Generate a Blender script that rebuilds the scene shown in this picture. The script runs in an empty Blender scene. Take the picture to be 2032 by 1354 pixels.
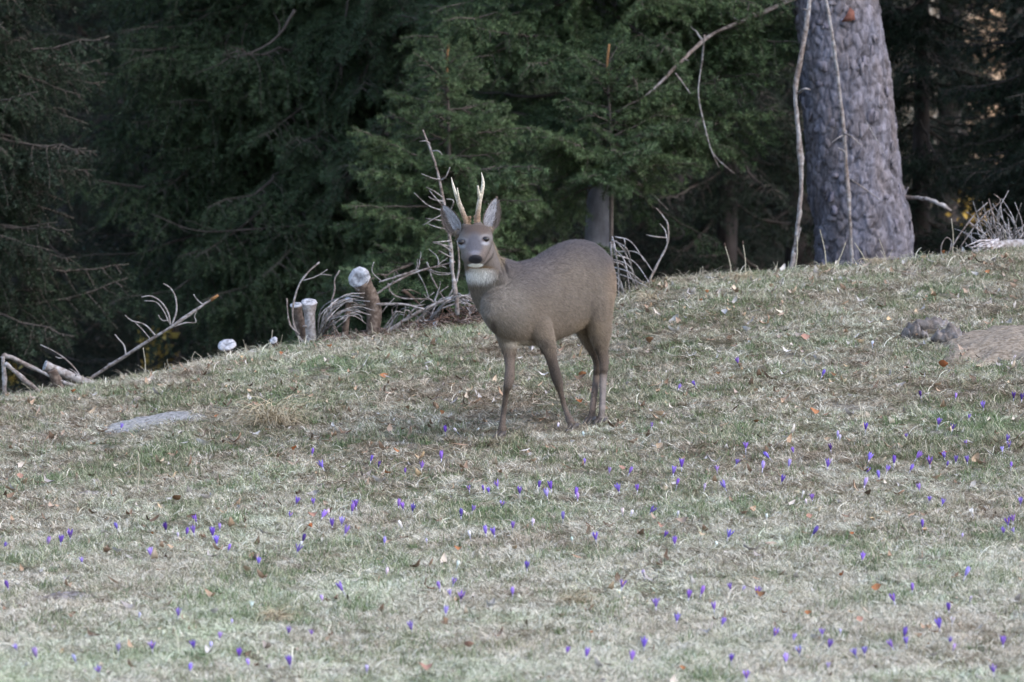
import bpy, math, random
import numpy as np
from mathutils import Vector, noise as mnoise

# ------------------------------------------------------------------ camera, light, exposure
scene = bpy.context.scene
K = 8.4e-5                       # radians per photograph pixel
cam_d = bpy.data.cameras.new('camera')
cam = bpy.data.objects.new('camera', cam_d)
scene.collection.objects.link(cam)
cam.location = (0, 0, 0)
cam.rotation_euler = (math.radians(90), 0, 0)
cam_d.sensor_width = 36
cam_d.lens = 36 / 2032 / K
cam_d.clip_start = 0.5
cam_d.clip_end = 2000
cam_d.dof.use_dof = True
cam_d.dof.focus_distance = 24.8
cam_d.dof.aperture_fstop = (cam_d.lens / 1000) / 0.032
scene.camera = cam

SUN_EL, SUN_AZ = math.radians(46), math.radians(122)
world = bpy.data.worlds.new('World'); scene.world = world
world.use_nodes = True
wn = world.node_tree
sky = wn.nodes.new('ShaderNodeTexSky'); sky.sky_type = 'NISHITA'
sky.sun_disc = False
sky.sun_elevation = SUN_EL; sky.sun_rotation = SUN_AZ
sky.air_density = 1.0; sky.dust_density = 1.6; sky.ozone_density = 1.0
bg = wn.nodes['Background']; bg.inputs['Strength'].default_value = 0.15
wn.links.new(sky.outputs[0], bg.inputs['Color'])
sun_d = bpy.data.lights.new('sun', 'SUN'); sun_d.energy = 0.6; sun_d.angle = math.radians(60)
sun_d.color = (1.0, 0.96, 0.91)
sun = bpy.data.objects.new('sun', sun_d); scene.collection.objects.link(sun)
sv = Vector((math.sin(SUN_AZ) * math.cos(SUN_EL), math.cos(SUN_AZ) * math.cos(SUN_EL), math.sin(SUN_EL)))
sun.rotation_euler = sv.to_track_quat('Z', 'Y').to_euler()
sun.location = sv * 60
scene.view_settings.view_transform = 'Standard'
scene.view_settings.look = 'None'
scene.view_settings.exposure = 1.52
scene.view_settings.gamma = 1
scene.view_settings.use_curve_mapping = False
scene.render.engine = 'CYCLES'
scene.cycles.use_denoising = True
scene.cycles.max_bounces = 5
scene.cycles.diffuse_bounces = 3
scene.cycles.glossy_bounces = 2
scene.cycles.transmission_bounces = 2

# ------------------------------------------------------------------ helpers
COL = scene.collection
rng = np.random.default_rng(7)
random.seed(7)

def P(px, py, Y):
    """the point seen at photograph pixel (px, py) that lies Y metres away"""
    return np.array([(px - 1016) * K * Y, Y, (677 - py) * K * Y])

def srgb(r, g, b):
    f = lambda c: (c / 255 / 12.92) if c / 255 <= 0.04045 else ((c / 255 + 0.055) / 1.055) ** 2.4
    return (f(r), f(g), f(b))

def new_mesh(name, V, F, mats=(), midx=None, col=None, smooth=False):
    V = np.asarray(V, dtype=np.float32); F = np.asarray(F, dtype=np.int32)
    me = bpy.data.meshes.new(name)
    me.vertices.add(len(V)); me.vertices.foreach_set('co', V.ravel())
    me.loops.add(F.size); me.loops.foreach_set('vertex_index', F.ravel())
    me.polygons.add(len(F))
    me.polygons.foreach_set('loop_start', np.arange(0, F.size, 3, dtype=np.int32))
    if smooth: me.polygons.foreach_set('use_smooth', np.ones(len(F), dtype=bool))
    for m in mats: me.materials.append(m)
    if midx is not None: me.polygons.foreach_set('material_index', np.asarray(midx, dtype=np.int32))
    if col is not None:
        a = me.color_attributes.new('col', 'FLOAT_COLOR', 'POINT')
        c = np.ones((len(V), 4), dtype=np.float32); c[:, :3] = col
        a.data.foreach_set('color', c.ravel())
    me.update(calc_edges=True); me.validate()
    return me

class MB:
    """collects pieces of one mesh"""
    def __init__(s): s.V = []; s.F = []; s.C = []; s.M = []; s.n = 0
    def add(s, V, F, col=(1, 1, 1), mat=0):
        V = np.asarray(V, float); F = np.asarray(F, int)
        s.V.append(V); s.F.append(F + s.n)
        c = np.asarray(col, float)
        if c.ndim == 1: c = np.tile(c, (len(V), 1))
        s.C.append(c); s.M.append(np.full(len(F), mat)); s.n += len(V)
        return s
    def mesh(s, name, mats, smooth=True):
        return new_mesh(name, np.vstack(s.V), np.vstack(s.F), mats, np.concatenate(s.M), np.vstack(s.C), smooth)

def link(name, me, parent=None, **props):
    o = bpy.data.objects.new(name, me); COL.objects.link(o)
    if parent is not None: o.parent = parent
    for k, v in props.items(): o[k] = v
    return o

def thing(name, label, cat, group=None, loc=(0, 0, 0), me=None):
    o = bpy.data.objects.new(name, me); COL.objects.link(o)
    o.location = loc; o['label'] = label; o['category'] = cat
    if group: o['group'] = group
    if me is None: o.empty_display_size = 0.1
    return o

def norm(v):
    v = np.asarray(v, float); return v / (np.linalg.norm(v, axis=-1, keepdims=True) + 1e-12)

def catmull(pts, n=6):
    p = np.asarray(pts, float)
    if len(p) < 3: 
        t = np.linspace(0, 1, n + 1)[:, None]; return p[0] * (1 - t) + p[-1] * t
    q = np.vstack([2 * p[0] - p[1], p, 2 * p[-1] - p[-2]])
    out = []
    for i in range(1, len(q) - 2):
        for t in np.linspace(0, 1, n, endpoint=False):
            a, b, c, d = q[i - 1:i + 3]
            out.append(0.5 * ((2 * b) + (-a + c) * t + (2 * a - 5 * b + 4 * c - d) * t * t + (-a + 3 * b - 3 * c + d) * t ** 3))
    out.append(p[-1])
    return np.array(out)

def tube(path, rad, seg=6, cap=True, rough=0.0, rs=None):
    path = np.asarray(path, float); n = len(path)
    rad = np.broadcast_to(np.asarray(rad, float), (n,)) if np.ndim(rad) else np.full(n, rad)
    T = norm(np.gradient(path, axis=0))
    u = np.cross(T[0], [0, 0, 1.0]);
    if np.linalg.norm(u) < 0.1: u = np.cross(T[0], [1.0, 0, 0])
    u = norm(u); U = []
    for t in T:
        u = norm(u - t * np.dot(u, t)); U.append(u)
    U = np.array(U); W = np.cross(T, U)
    a = np.linspace(0, 2 * np.pi, seg, endpoint=False)
    r = np.repeat(rad[:, None], seg, 1)
    if rough: r = r * (1 + rough * (rs or rng).normal(size=r.shape))
    V = path[:, None] + r[..., None] * (np.cos(a)[None, :, None] * U[:, None] + np.sin(a)[None, :, None] * W[:, None])
    V = V.reshape(-1, 3)
    i = np.arange(n - 1)[:, None] * seg; j = np.arange(seg)[None]; j2 = (j + 1) % seg
    A = (i + j).ravel(); B = (i + j2).ravel(); Cc = (i + seg + j2).ravel(); D = (i + seg + j).ravel()
    F = np.vstack([np.stack([A, B, Cc], 1), np.stack([A, Cc, D], 1)])
    if cap:
        V = np.vstack([V, path[0], path[-1]]); c0, c1 = n * seg, n * seg + 1
        j = np.arange(seg); j2 = (j + 1) % seg
        F = np.vstack([F, np.stack([np.full(seg, c0), j2, j], 1), np.stack([np.full(seg, c1), (n - 1) * seg + j, (n - 1) * seg + j2], 1)])
    return V, F

def lerp_r(n, rs):
    return np.interp(np.linspace(0, 1, n), np.linspace(0, 1, len(rs)), rs)

def value_noise(x, y, seed=0):
    x = np.asarray(x, float); y = np.asarray(y, float)
    xi = np.floor(x).astype(np.int64); yi = np.floor(y).astype(np.int64); fx = x - xi; fy = y - yi
    def h(a, b):
        v = (a * 374761393 + b * 668265263 + seed * 1442695041) & 0x7fffffff
        v = ((v ^ (v >> 13)) * 1274126177) & 0x7fffffff
        v = (v ^ (v >> 16)) & 0xffff
        return v / 65535.0
    sx = fx * fx * (3 - 2 * fx); sy = fy * fy * (3 - 2 * fy)
    a = h(xi, yi) * (1 - sx) + h(xi + 1, yi) * sx
    b = h(xi, yi + 1) * (1 - sx) + h(xi + 1, yi + 1) * sx
    return (a * (1 - sy) + b * sy) * 2 - 1

def fbm(x, y, seed=0, o=3):
    s = 0; a = 1
    for i in range(o):
        s = s + a * value_noise(np.asarray(x) * 2 ** i, np.asarray(y) * 2 ** i, seed + i); a *= 0.5
    return s / 1.8

# ------------------------------------------------------------------ materials
def nd(nt, t, **kw):
    n = nt.nodes.new(t)
    for k, v in kw.items(): setattr(n, k, v)
    return n

def mat_base(name, rough=0.8, spec=0.2):
    m = bpy.data.materials.new(name); m.use_nodes = True
    nt = m.node_tree; b = nt.nodes['Principled BSDF']
    b.inputs['Roughness'].default_value = rough
    b.inputs['Specular IOR Level'].default_value = spec
    return m, nt, b

def ramp(nt, fac, stops):
    r = nd(nt, 'ShaderNodeValToRGB'); nt.links.new(fac, r.inputs[0])
    el = r.color_ramp.elements
    while len(el) < len(stops): el.new(0.5)
    for e, (p, c) in zip(el, stops): e.position = p; e.color = (*c, 1)
    return r.outputs[0]

def noise_tex(nt, scale, detail=4, vec=None, rough=0.6, dist=0.0):
    n = nd(nt, 'ShaderNodeTexNoise'); n.inputs['Scale'].default_value = scale
    n.inputs['Detail'].default_value = detail; n.inputs['Roughness'].default_value = rough
    n.inputs['Distortion'].default_value = dist
    if vec is not None: nt.links.new(vec, n.inputs['Vector'])
    return n.outputs[0]

def mix(nt, fac, a, b, mode='MIX'):
    m = nd(nt, 'ShaderNodeMix', data_type='RGBA', blend_type=mode)
    for s, v in ((0, fac), (6, a), (7, b)):
        if isinstance(v, (int, float)): m.inputs[s].default_value = v
        elif isinstance(v, tuple): m.inputs[s].default_value = (*v, 1)
        else: nt.links.new(v, m.inputs[s])
    return m.outputs[2]

def bump(nt, b, h, strength=0.5, dist=0.01):
    n = nd(nt, 'ShaderNodeBump'); n.inputs['Strength'].default_value = strength
    n.inputs['Distance'].default_value = dist
    nt.links.new(h, n.inputs['Height']); nt.links.new(n.outputs[0], b.inputs['Normal'])

def texco(nt, out='Object'): return nd(nt, 'ShaderNodeTexCoord').outputs[out]

def mapped(nt, scale):
    mp = nd(nt, 'ShaderNodeMapping'); mp.inputs['Scale'].default_value = scale
    nt.links.new(texco(nt), mp.inputs[0]); return mp.outputs[0]

def noisy_mat(name, stops, scale=20, rough=0.85, spec=0.2, bstr=0.4, bdist=0.005, vscale=(1, 1, 1), usecol=False, detail=5):
    m, nt, b = mat_base(name, rough, spec)
    v = mapped(nt, vscale)
    f = noise_tex(nt, scale, detail, v)
    c = ramp(nt, f, stops)
    if usecol:
        a = nd(nt, 'ShaderNodeAttribute', attribute_name='col')
        c = mix(nt, 1.0, c, a.outputs['Color'], 'MULTIPLY')
    nt.links.new(c, b.inputs['Base Color'])
    bump(nt, b, f, bstr, bdist)
    return m

def needle_mat(name, c1, c2):
    m, nt, b = mat_base(name, 0.55, 0.3)
    oi = nd(nt, 'ShaderNodeObjectInfo')
    a = nd(nt, 'ShaderNodeAttribute', attribute_name='col')
    c = mix(nt, oi.outputs['Random'], c1, c2)
    c = mix(nt, 1.0, c, a.outputs['Color'], 'MULTIPLY')
    nt.links.new(c, b.inputs['Base Color'])
    return m

M = {}
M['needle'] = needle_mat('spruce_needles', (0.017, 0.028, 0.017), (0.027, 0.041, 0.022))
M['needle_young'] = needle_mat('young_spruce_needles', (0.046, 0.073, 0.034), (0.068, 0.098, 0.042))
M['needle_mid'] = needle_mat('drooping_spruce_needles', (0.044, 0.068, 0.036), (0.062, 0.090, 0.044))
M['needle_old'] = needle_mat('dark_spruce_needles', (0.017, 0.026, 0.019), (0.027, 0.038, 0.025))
M['twig'] = noisy_mat('spruce_twig', [(0.3, (0.07, 0.055, 0.05)), (0.7, (0.14, 0.115, 0.10))], 60)
M['shoot'] = noisy_mat('orange_shoot', [(0.3, (0.18, 0.09, 0.04)), (0.7, (0.30, 0.16, 0.07))], 60)
M['bark_grey'] = noisy_mat('grey_bark', [(0.3, (0.07, 0.065, 0.072)), (0.48, (0.135, 0.128, 0.145)), (0.7, (0.22, 0.215, 0.245))], 40, bstr=0.9, bdist=0.012, vscale=(1, 1, 0.45), usecol=True)
M['bark_smooth'] = noisy_mat('smooth_grey_bark', [(0.3, (0.17, 0.16, 0.18)), (0.5, (0.27, 0.26, 0.295)), (0.7, (0.42, 0.41, 0.45))], 14, bstr=0.5, bdist=0.006, vscale=(1, 1, 0.5))
M['bark_dark'] = noisy_mat('dark_bark', [(0.3, (0.045, 0.036, 0.034)), (0.7, (0.12, 0.10, 0.095))], 18, bstr=0.9, bdist=0.012, vscale=(1, 1, 0.4))
M['dead_wood'] = noisy_mat('weathered_wood', [(0.32, (0.085, 0.07, 0.062)), (0.45, (0.22, 0.19, 0.18)), (0.6, (0.34, 0.32, 0.32)), (0.75, (0.46, 0.45, 0.47))], 45, bstr=0.9, bdist=0.004, usecol=True, detail=8)
M['brown_wood'] = noisy_mat('brown_bark', [(0.32, (0.04, 0.028, 0.023)), (0.5, (0.11, 0.080, 0.064)), (0.7, (0.22, 0.175, 0.15))], 45, bstr=0.7, bdist=0.004, usecol=True)
M['cut_wood'] = noisy_mat('sawn_wood', [(0.32, (0.22, 0.20, 0.21)), (0.48, (0.40, 0.40, 0.43)), (0.65, (0.58, 0.59, 0.64))], 60, bstr=0.6, bdist=0.003, detail=7, usecol=True)
M['earth'] = noisy_mat('bare_earth', [(0.32, (0.11, 0.085, 0.062)), (0.5, (0.23, 0.185, 0.14)), (0.68, (0.33, 0.28, 0.225))], 55, bstr=0.8, bdist=0.008, detail=8)
M['pale_earth'] = noisy_mat('pale_dry_earth', [(0.35, (0.12, 0.11, 0.10)), (0.5, (0.28, 0.27, 0.26)), (0.66, (0.40, 0.38, 0.365))], 55, bstr=0.8, bdist=0.008, detail=8)
M['clod'] = noisy_mat('dark_clod', [(0.3, (0.07, 0.055, 0.045)), (0.55, (0.2, 0.175, 0.165)), (0.8, (0.42, 0.40, 0.42))], 18, bstr=1.0, bdist=0.02, detail=8)

# ------------------------------------------------------------------ terrain height
_cr = np.array([(-1200, 930), (-400, 850), (0, 800), (190, 774), (330, 748), (450, 716), (600, 694), (760, 674), (900, 655), (1050, 636),
                (1220, 606), (1265, 583), (1330, 563), (1420, 555), (1560, 548), (1700, 536), (1850, 516), (1950, 502), (2032, 496), (2400, 480), (3300, 450)], float)
def crest_Y(x): return 29.5 + 0.22 * np.clip(x, -6, 6)
def zg(x, Y, rough=True):
    x = np.asarray(x, float); Y = np.asarray(Y, float)
    Yc = crest_Y(x)
    px = x / (K * Yc) + 1016
    zc = (677 - np.interp(px, _cr[:, 0], _cr[:, 1])) * K * Yc
    z0 = -1.06 - 0.006 * np.clip(x, -8, 8)
    w = 2.0
    srel = (zc - z0) / 11 * 1.2 - zc / Yc
    zt = zc + srel * w / 2
    u = np.clip((Y - 18.5) / (Yc - 18.5), -2, 1)
    up = np.where(u > 0, np.abs(u) ** 1.2, u * 0.75)
    z = z0 + (zt - z0) * up
    t = np.clip(Y - (Yc - w), 0, w)
    z = z - srel / (2 * w) * t * t
    over = np.clip(Y - Yc, 0, None)
    z = z - 1.2 * (1 - np.exp(-(over / 2.6) ** 2))
    near = np.clip((Y - 10) / 8, 0, 1); near = near * near * (3 - 2 * near)
    z = z * near + (-1.62) * (1 - near)
    if rough:
        z = z + near * (0.022 * fbm(x * 0.9, Y * 0.9, 3) + 0.012 * fbm(x * 3.1, Y * 3.1, 9) + 0.006 * fbm(x * 9, Y * 9, 17))
    return z

def hit(px, py):
    """where the ray through the pixel meets the meadow (near side of the crest)"""
    Ys = np.linspace(17, 31.5, 900)
    X = (px - 1016) * K * Ys; Z = (677 - py) * K * Ys
    g = zg(X, Ys)
    idx = np.nonzero(g >= Z)[0]
    if len(idx) == 0:
        i = int(np.argmax(g - Z))
    else: i = idx[0]
    return np.array([X[i], Ys[i], g[i]])

def crest_pt(px, back=0.25):
    Y = 29.5
    for _ in range(6): Y = float(crest_Y((px - 1016) * K * Y))
    Y -= back
    x = (px - 1016) * K * Y
    return np.array([x, Y, float(zg(x, Y))])

# ------------------------------------------------------------------ ground sheet
def ticks(lo, hi, step, far, grow=1.18):
    a = list(np.arange(lo, hi + step / 2, step)); s = step
    b = a[-1]
    while b < far[1]: s *= grow; b += s; a.append(b)
    s = step; c = a[0]; pre = []
    while c > far[0]: s *= grow; c -= s; pre.append(c)
    return np.array(pre[::-1] + a)
gx = ticks(-3.4, 3.4, 0.035, (-600, 600)); gy = ticks(17.2, 32.0, 0.035, (-500, 900))
GX, GY = np.meshgrid(gx, gy)
GZ = zg(GX, GY)
nx, ny = len(gx), len(gy)
V = np.stack([GX.ravel(), GY.ravel(), GZ.ravel()], 1)
ii = (np.arange(ny - 1)[:, None] * nx + np.arange(nx - 1)[None]).ravel()
F = np.vstack([np.stack([ii, ii + 1, ii + nx + 1], 1), np.stack([ii, ii + nx + 1, ii + nx], 1)])
duff = np.clip((GY.ravel() - crest_Y(GX.ravel()) + 0.2) / 0.8, 0, 1)
duff *= np.clip((70 - GY.ravel()) / 6, 0, 1)
m, nt, b = mat_base('meadow_soil', 0.95, 0.1)
v = texco(nt)
f1 = noise_tex(nt, 2.2, 6, v); f2 = noise_tex(nt, 38, 5, v)
c1 = ramp(nt, f2, [(0.3, (0.09, 0.075, 0.06)), (0.5, (0.20, 0.175, 0.14)), (0.72, (0.36, 0.335, 0.28))])
c2 = ramp(nt, f2, [(0.3, (0.045, 0.055, 0.025)), (0.7, (0.16, 0.17, 0.09))])
c = mix(nt, ramp(nt, f1, [(0.42, (0, 0, 0)), (0.6, (1, 1, 1))]), c1, c2)
att = nd(nt, 'ShaderNodeAttribute', attribute_name='col')
fl = ramp(nt, f2, [(0.3, (0.02, 0.015, 0.01)), (0.7, (0.07, 0.05, 0.035))])
c = mix(nt, att.outputs['Fac'], c, fl)
nt.links.new(c, b.inputs['Base Color']); bump(nt, b, f2, 1.0, 0.02)
M['soil'] = m
me = new_mesh('ground', V, F, [m], None, np.repeat(duff[:, None], 3, 1), True)
link('ground', me, kind='structure')

# ------------------------------------------------------------------ instancer (only for growth nobody could count)
def instancer(name, pts, rot, scl, idx, sources, parent=None, tint=None, **props):
    me = bpy.data.meshes.new(name)
    pts = np.asarray(pts, np.float32); n = len(pts)
    me.vertices.add(n); me.vertices.foreach_set('co', pts.ravel())
    def at(nm, ty, arr, key='value'):
        a = me.attributes.new(nm, ty, 'POINT'); a.data.foreach_set(key, np.asarray(arr).ravel())
    at('rot', 'FLOAT_VECTOR', np.asarray(rot, np.float32), 'vector')
    at('scl', 'FLOAT', np.asarray(scl, np.float32))
    at('idx', 'INT', np.asarray(idx, np.int32))
    at('tint', 'FLOAT', np.asarray(tint if tint is not None else np.zeros(n), np.float32))
    col = bpy.data.collections.new(name + '_kinds')
    for k, (sm) in enumerate(sources):
        o = bpy.data.objects.new('%s_kind_%02d' % (name, k), sm); col.objects.link(o)
    o = link(name, me, parent, **props)
    g = bpy.data.node_groups.new(name + '_growth', 'GeometryNodeTree')
    g.interface.new_socket('Geometry', in_out='INPUT', socket_type='NodeSocketGeometry')
    g.interface.new_socket('Geometry', in_out='OUTPUT', socket_type='NodeSocketGeometry')
    gi = g.nodes.new('NodeGroupInput'); go = g.nodes.new('NodeGroupOutput')
    ci = g.nodes.new('GeometryNodeCollectionInfo'); ci.inputs[0].default_value = col
    ci.inputs['Separate Children'].default_value = True; ci.inputs['Reset Children'].default_value = True
    ip = g.nodes.new('GeometryNodeInstanceOnPoints'); ip.inputs['Pick Instance'].default_value = True
    def na(nm, ty):
        x = g.nodes.new('GeometryNodeInputNamedAttribute'); x.data_type = ty; x.inputs['Name'].default_value = nm
        return x.outputs['Attribute']
    e2r = g.nodes.new('FunctionNodeEulerToRotation')
    L = g.links.new
    L(gi.outputs[0], ip.inputs['Points']); L(ci.outputs[0], ip.inputs['Instance'])
    L(na('idx', 'INT'), ip.inputs['Instance Index']); L(na('rot', 'FLOAT_VECTOR'), e2r.inputs[0])
    L(e2r.outputs[0], ip.inputs['Rotation']); L(na('scl', 'FLOAT'), ip.inputs['Scale'])
    L(ip.outputs[0], go.inputs[0])
    md = o.modifiers.new('growth', 'NODES'); md.node_group = g
    return o
# ------------------------------------------------------------------ spruce branches
def needles(mb, A, B, dens, nlen, wid, rs, shade, mat=0, up=0.25, spread=0.85):
    """needles round the twig segments A->B (arrays)"""
    A = np.asarray(A, float); B = np.asarray(B, float)
    L = np.linalg.norm(B - A, axis=1)
    cnt = rs.poisson(L * dens)
    i = np.repeat(np.arange(len(A)), cnt)
    if len(i) == 0: return
    t = rs.random(len(i))[:, None]
    p = A[i] * (1 - t) + B[i] * t
    d = norm(B - A)[i]
    r = rs.normal(size=(len(i), 3)); r = r - d * np.sum(r * d, 1, keepdims=True); r = norm(r)
    r[:, 2] += up; r = norm(r)
    D = norm(d * (1 - spread * 0.45) + r * spread)
    ln = nlen * rs.uniform(0.7, 1.15, len(i))[:, None]
    s = norm(np.cross(D, rs.normal(size=D.shape))) * wid * 0.5
    V = np.stack([p - s, p + s, p + D * ln + s * 0.15], 1).reshape(-1, 3)
    F = np.arange(len(V)).reshape(-1, 3)
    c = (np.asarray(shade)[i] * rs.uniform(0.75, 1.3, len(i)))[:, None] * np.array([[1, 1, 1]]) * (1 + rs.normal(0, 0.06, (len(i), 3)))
    mb.add(V, F, np.repeat(c, 3, 0), mat)

def spruce_branch(name, seed, L, droop=0.18, hang=0.5, dens=420, nlen=0.017, wid=0.0026, side=0.42, mats=None, gap=0.055, bare=0.15, tert=True, flat=1.0):
    rs = np.random.default_rng(seed)
    mb = MB()
    n = 14; t = np.linspace(0, 1, n)
    bend = rs.normal(0, 0.06)
    ax = np.stack([L * t, L * bend * t * t + 0.01 * rs.normal(size=n) * L, L * (-droop * 1.5 * t + droop * 1.0 * t * t) + 0.006 * L * rs.normal(size=n)], 1)
    ax[0] = 0
    Vt, Ft = tube(ax, lerp_r(n, [0.011 * L + 0.002, 0.0025]), 5); mb.add(Vt, Ft, (1, 1, 1), 1)
    SA, SB, SH = [], [], []
    def seg(p, sh):
        for a, b_, s in zip(p[:-1], p[1:], sh): SA.append(a); SB.append(b_); SH.append(s)
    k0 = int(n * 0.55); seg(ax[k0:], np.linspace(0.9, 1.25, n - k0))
    s = bare * L
    while s < L * 0.985:
        u = s / L
        base = np.array([np.interp(u, t, ax[:, j]) for j in range(3)])
        for sd in (-1, 1):
            if rs.random() < 0.1: continue
            l2 = side * L * (1 - u) ** 0.75 * rs.uniform(0.6, 1.15) * min(1, 0.35 + u * 2.5) + 0.035
            ang = sd * rs.uniform(0.75, 1.15)
            m_ = max(3, int(l2 / 0.05) + 2); q = np.linspace(0, 1, m_)
            ph = rs.normal(0, 0.12) * flat
            p2 = base + np.stack([l2 * q * math.cos(ang) * 1.0 + 0.12 * l2 * q * q, l2 * q * math.sin(ang) * (1 - 0.18 * q), l2 * (ph * q - hang * q ** 1.6 * rs.uniform(0.6, 1.2))], 1)
            p2[1:] += rs.normal(0, 0.004, (m_ - 1, 3))
            Vt, Ft = tube(p2, lerp_r(m_, [0.0035, 0.0014]), 3, False); mb.add(Vt, Ft, (1, 1, 1), 1)
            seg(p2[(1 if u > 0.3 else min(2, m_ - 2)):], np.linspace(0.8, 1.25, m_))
            if tert:
                v = 0.05
                while v < l2 * 0.93:
                    w_ = v / l2; bp = np.array([np.interp(w_, q, p2[:, j]) for j in range(3)])
                    for s3 in (-1, 1):
                        if rs.random() < 0.15: continue
                        l3 = min(0.15, 0.55 * (l2 - v) + 0.035) * rs.uniform(0.6, 1.2)
                        an = ang + s3 * rs.uniform(0.6, 1.0)
                        e = bp + l3 * np.array([math.cos(an), math.sin(an), -hang * rs.uniform(0.2, 1.3) + 0.1 * rs.normal()])
                        mid = (bp + e) / 2 + np.array([0, 0, 0.1 * l3])
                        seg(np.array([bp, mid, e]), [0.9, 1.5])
                    v += gap * rs.uniform(0.8, 1.2)
        s += gap * rs.uniform(0.7, 1.3) * (1.0 + 0.5 * L * 0.3)
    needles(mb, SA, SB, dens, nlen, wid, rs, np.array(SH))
    return mb.mesh(name, mats or [M['needle'], M['twig']], False)

def dead_branch_mb(mb, path, r0, r1, twigs, rs, tl=0.25, mat=0, col=(1, 1, 1), sub=True):
    p = catmull(path, 5); n = len(p)
    p[1:-1] += rs.normal(0, r0 * 0.12, (n - 2, 3))
    rr_ = lerp_r(n, [r0, (r0 + r1) * 0.55, r1]) * (1 + 0.16 * np.interp(np.arange(n), np.arange(0, n, 2), rs.normal(size=len(np.arange(0, n, 2)))))
    V, F = tube(p, rr_, 9, True, 0.08, rs)
    tn_ = np.clip(0.5 + 0.9 * np.interp(np.arange(n), np.arange(0, n, 3), rs.normal(size=len(np.arange(0, n, 3)))), 0, 1)
    cv = np.array([1, 1, 1.0]) * tn_[:, None] + np.array([0.74, 0.66, 0.61]) * (1 - tn_[:, None]); cv = np.vstack([np.repeat(cv, 9, 0), cv[:1], cv[-1:]]) * rs.uniform(0.8, 1.15, (len(V), 1)) * np.asarray(col)
    mb.add(V, F, cv, mat)
    T = norm(np.gradient(p, axis=0))
    for _ in range(twigs):
        i = rs.integers(2, n); d = norm(T[min(i, n - 1)] * rs.uniform(0.2, 1) + rs.normal(0, 0.8, 3))
        l = tl * rs.uniform(0.3, 1)
        q = [p[min(i, n - 1)]]
        for s in range(4):
            d = norm(d + rs.normal(0, 0.22, 3)); q.append(q[-1] + d * l / 4)
        V, F = tube(catmull(q, 3), lerp_r(13, [max(r1, r0 * 0.3), 0.0012]), 4); mb.add(V, F, col, mat)
    return mb

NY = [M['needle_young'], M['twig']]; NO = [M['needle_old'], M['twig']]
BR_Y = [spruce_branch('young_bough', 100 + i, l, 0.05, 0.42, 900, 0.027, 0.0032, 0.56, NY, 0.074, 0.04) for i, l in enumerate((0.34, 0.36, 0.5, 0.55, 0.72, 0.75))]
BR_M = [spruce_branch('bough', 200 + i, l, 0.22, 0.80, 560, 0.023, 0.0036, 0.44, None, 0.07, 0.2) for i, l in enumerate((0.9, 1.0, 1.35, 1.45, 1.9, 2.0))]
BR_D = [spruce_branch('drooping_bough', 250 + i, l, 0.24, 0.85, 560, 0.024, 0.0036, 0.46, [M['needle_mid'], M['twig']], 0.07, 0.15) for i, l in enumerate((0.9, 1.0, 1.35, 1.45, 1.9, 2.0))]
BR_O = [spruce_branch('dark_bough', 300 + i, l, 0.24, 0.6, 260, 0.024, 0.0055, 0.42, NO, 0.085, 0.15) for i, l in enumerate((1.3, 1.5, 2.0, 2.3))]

def trunk_mesh(name, path, radii, mat, seg=20, flakes=0, seed=1, flare=0.0, n=8, rough=0.03):
    rs = np.random.default_rng(seed)
    p = catmull(path, n); mb = MB()
    r = lerp_r(len(p), radii)
    V, F = tube(p, r, seg, True, rough, rs); mb.add(V, F)
    return mb.mesh(name, [mat], True), p, r

def add_branches(root, meshes, specs, name='branch'):
    """specs: (mesh index, location, rotation, scale)"""
    for (i, loc, rot, s) in specs:
        o = bpy.data.objects.new(name, meshes[i]); COL.objects.link(o)
        o.parent = root; o.location = loc; o.rotation_euler = rot; o.scale = (s, s, s)

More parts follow.
